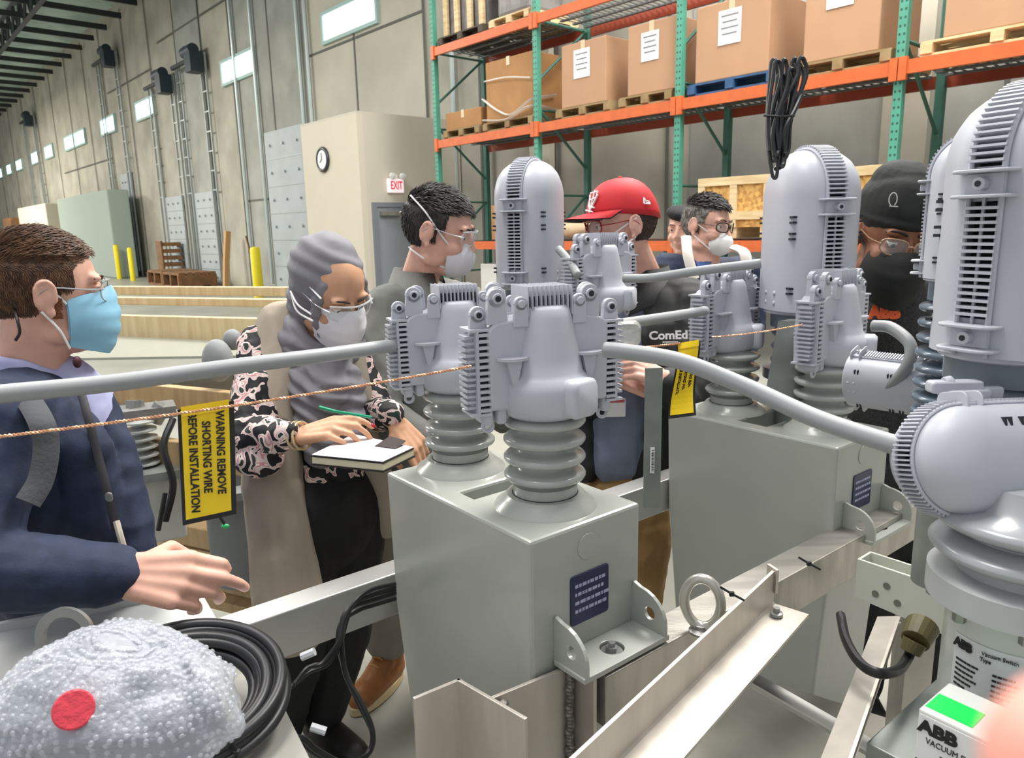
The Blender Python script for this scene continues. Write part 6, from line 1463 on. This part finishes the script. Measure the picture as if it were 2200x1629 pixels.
# ------------------------------------------------------------------ grey-haired man in the distance
r = person(P(1520, 700, 3.75), 'grey-haired man in navy jacket with pale straps and dark glasses, standing back by the rack', SK4); r['_skin'] = SK4.name
az = 138; H = HM(P(1519, 488, 3.62), az, 8, -3, 1.22); b = MB(); nk = P(1515, 565, 3.66); head(b, H, nk, .055)
ch, wa, pe = P(1518, 650, 3.72), P(1518, 740, 3.72), P(1518, 830, 3.72)
tor(b, ch, az, (.17, .11, .2)); tor(b, wa, az, (.15, .11, .16)); tor(b, pe, az, (.16, .12, .14)); shR, shL = P(1432, 580, 3.66), P(1605, 585, 3.78); elR, elL = P(1420, 700, 3.6), P(1615, 700, 3.75); wrR, wrL = P(1440, 800, 3.5), P(1590, 800, 3.6)
for a_, e_, w_ in ((shR, elR, wrR), (shL, elL, wrL)): b.cap(ch+Z*.12, a_, .07, .06); b.cap(a_, e_, .055, .045); b.cap(e_, w_, .044, .03); hand(b, w_, -Z, dirv(az), 1)
legs(b, pe-Z*.06, az, .09, .06, .045); skinmesh('body', b, SK4, r, .006, 3); eyes(H, r); brows(H, r, HD)
scalp(H, r, mat('hair_salt_pepper', '4A443F', .6, var=.4, vscale=40, col2='8A8680'), lambda p: keepM(p) and p.z < .085, lambda p: (0, .2, -.9), 900, .012, .3, 5, .003, .003, 'hair_sides')
scalp(H, r, HD, lambda p: p.z > .075+.25*max(0, p.y-.06), lambda p: (0, 1, .2), 900, .03, .6, 6, .004, .006)
mask_cup(H, r, mat('mask_bright', 'E8E8E8', .6), MWL, 'ear', (.052, .052, .052), (0, .062, -.054), 0, True); glasses(H, r, FBLK, 'round', .0026)
j = MB(); tor(j, ch-dirv(az)*.02, az, (.23, .14, .21)); tor(j, wa, az, (.2, .14, .22)); tor(j, pe, az, (.2, .15, .2))
for a_, e_, w_ in ((shR, elR, wrR), (shL, elL, wrL)): j.cap(ch+Z*.13, a_, .09, .085); j.cap(a_, e_, .085, .07); j.cap(e_, w_, .066, .05)
skinmesh('jacket', j, NAVY, r, .009, 3, folds=.006)
j = MB(); tor(j, ch+dirv(az)*.055, az, (.10, .11, .19)); skinmesh('shirt', j, mat('blue_shirt', '3E62A0', .75, var=.15, vscale=20), r, .008, 2); collar(nk-Z*.03, az, .085, .06, mat('blue_shirt', '3E62A0', .75), r)
for a_, b_, c_ in (((1474, 508), (1478, 550), (1492, 600)), ((1578, 532), (1600, 545), (1606, 590))):
    k = MB(); k.tube(bez([P(*a_, 3.50), P(*b_, 3.46), P(*c_, 3.46)], 5), .024 if a_[0] < 1500 else .04, 8, flat=.4); k.build('shoulder_strap', mat('strap_cream', 'E4DCD4', .7), r, world=True, smooth=True)
tr = MB(); legs(tr, pe-Z*.06, az, .11, .09, .08, foot=False); skinmesh('trousers', tr, NAVY, r, .01, 2); shoes(r, pe-Z*.06, az, SHO)
# ------------------------------------------------------------------ person behind him
r = person(P(1465, 700, 4.3), 'person in a black beret-like cap, face half hidden behind the grey-haired man', SK1); r['_skin'] = SK1.name
az = 215; H = HM(P(1470, 495, 4.25), az, 5, 0, 1.15); b = MB(); nk = P(1474, 560, 4.3); head(b, H, nk, .052); ch, wa, pe = P(1478, 640, 4.35), P(1478, 710, 4.35), P(1478, 780, 4.35)
tor(b, ch, az, (.15, .1, .18)); tor(b, wa, az, (.13, .1, .14)); tor(b, pe, az, (.14, .11, .13)); 
for s in (-1, 1): q = ch+dirv(az+90)*.17*s+Z*.1; b.cap(ch+Z*.1, q, .05, .05); b.cap(q, q-Z*.28, .045, .04); b.cap(q-Z*.28, q-Z*.5+dirv(az)*.1, .038, .028); hand(b, q-Z*.5+dirv(az)*.1, -Z, dirv(az+90), s)
legs(b, pe-Z*.05, az, .08, .055, .04); skinmesh('body', b, SK1, r, .007, 3); eyes(H, r); brows(H, r, HD)
h = MB(); el(h, H, (-.01, -.01, .075), (.105, .11, .045), ry=-14); skinmesh('beret', h, mat('beret_black', '141416', .85), r, .006, 2)
j = MB(); tor(j, ch, az, (.2, .13, .2)); tor(j, wa, az, (.17, .13, .2)); tor(j, pe, az, (.17, .13, .2))
for s in (-1, 1): q = ch+dirv(az+90)*.17*s+Z*.1; j.cap(ch+Z*.1, q, .07, .07); j.cap(q, q-Z*.28, .07, .055); j.cap(q-Z*.28, q-Z*.48+dirv(az)*.1, .055, .045)
skinmesh('jacket', j, NAVY, r, .01, 3); tr = MB(); legs(tr, pe-Z*.05, az, .1, .08, .07, foot=False); skinmesh('trousers', tr, BKT, r, .01, 2); shoes(r, pe-Z*.05, az, SHO)
# ------------------------------------------------------------------ man in the black beanie
r = person(P(1930, 800, 2.35), 'man in black beanie, black face mask, glasses and dark flecked jacket', SK3); r['_skin'] = SK3.name
az = 186; H = HM(P(1920, 512, 2.16), az, 16, -6, 1.26)
b = MB(); nk = P(1925, 640, 2.28); head(b, H, nk, .06)
ch, wa, pe = P(1945, 760, 2.38), P(1945, 920, 2.38), P(1945, 1060, 2.38)
tor(b, ch, az, (.18, .11, .2)); tor(b, wa, az, (.15, .11, .18)); tor(b, pe, az, (.16, .12, .15)); shR, shL = P(1830, 720, 2.4), P(2075, 715, 2.35); elR, elL = P(1800, 900, 2.45), P(2100, 900, 2.35); wrR, wrL = P(1850, 1010, 2.35), P(2060, 1020, 2.2)
for a_, e_, w_ in ((shR, elR, wrR), (shL, elL, wrL)): b.cap(ch+Z*.12, a_, .07, .06); b.cap(a_, e_, .055, .045); b.cap(e_, w_, .044, .03); hand(b, w_, -Z, dirv(az), 1)
legs(b, pe-Z*.06, az, .09, .06, .045); skinmesh('body', b, SK3, r, .005, 3); eyes(H, r, look=(0, -.004)); brows(H, r, mat('brow_black', '1C1512', .8), .0048, 0)
BN = mat('beanie_black', '151817', .85, bump=.2, bscale=140)
h = MB(); el(h, H, (0, -.022, .070), (.088, .108, .088), nu=28, nv=18); el(h, H, (0, -.035, .115), (.072, .080, .055)); el(h, H, (0, -.015, .050), (.0865, .106, .028), nu=28)
o = skinmesh('beanie', h, BN, r, .005, 3, folds=.004, fs=10)
p_ = H @ V((.052, .062, .10)); n_ = (p_-(H @ V((0, -.03, .06)))).normalized(); xx = Z.cross(n_).normalized(); yy = n_.cross(xx); p_ = p_+n_*.012; k = MB()
k.tube([p_+xx*.010*math.cos(t)+yy*.018*math.sin(t)+n_*.004 for t in [math.radians(q) for q in range(-60, 250, 20)]], .0016, 6); k.tube([p_-yy*.018-xx*.008+n_*.004, p_-yy*.020+xx*.014+n_*.004], .0020, 6); k.build('stitched_emblem', mat('thread_grey', 'A8AAA8', .6), o, world=True)
mask_surg(HM(H.translation, az, 16, -6, 1.30), r, MBL, MBL, True, dz=-.016); glasses(H, r, mat('frame_gold', 'A88A70', .3, metal=.5), 'round', .0018, -.003)
DJ = mat('flecked_jacket', '222322', .85, col2='3A3A3A', vscale=160, ramp=(.35, .7))
j = MB(); tor(j, ch, az, (.24, .15, .22)); tor(j, wa, az, (.22, .15, .24)); tor(j, pe, az, (.2, .15, .2)); j.cap(nk, nk-Z*.1, .10, .13)
for a_, e_, w_ in ((shR, elR, wrR), (shL, elL, wrL)): j.cap(ch+Z*.13, a_, .09, .085); j.cap(a_, e_, .085, .07); j.cap(e_, w_, .066, .05)
skinmesh('jacket', j, DJ, r, .0065, 4, folds=.008, fs=8); tr = MB(); legs(tr, pe-Z*.06, az, .11, .09, .08, foot=False); tor(tr, pe-Z*.1, az, (.17, .13, .12)); skinmesh('trousers', tr, BKT, r, .008, 2); shoes(r, pe-Z*.06, az, SHO)
text('jacket_lettering', 'ABB', .050, r, P(1900, 672, 2.16), RT, UP, mat('thread_orange', 'F0642C', .6, emit=None), bold=.004)
# ------------------------------------------------------------------ photographer's fingertip at the lens
r = root('photographer_hand', P(2330, 1760, .10), 0, 'blurred pink fingertip close to the lens at the lower corner', 'hand')
b = MB(); ft = P(2368, 1680, .052); fb = P(2590, 2060, .075); b.cap(fb, ft, .0085, .0078, 18); b.ell(fb+(fb-ft)*1.2, (.03, .02, .03)); skinmesh('finger', b, mat('finger_skin', 'E8A090', .6), r, .0016, 3)
for n_ in [o for o in bpy.data.objects if '_skin' in o.keys()]: del n_['_skin']
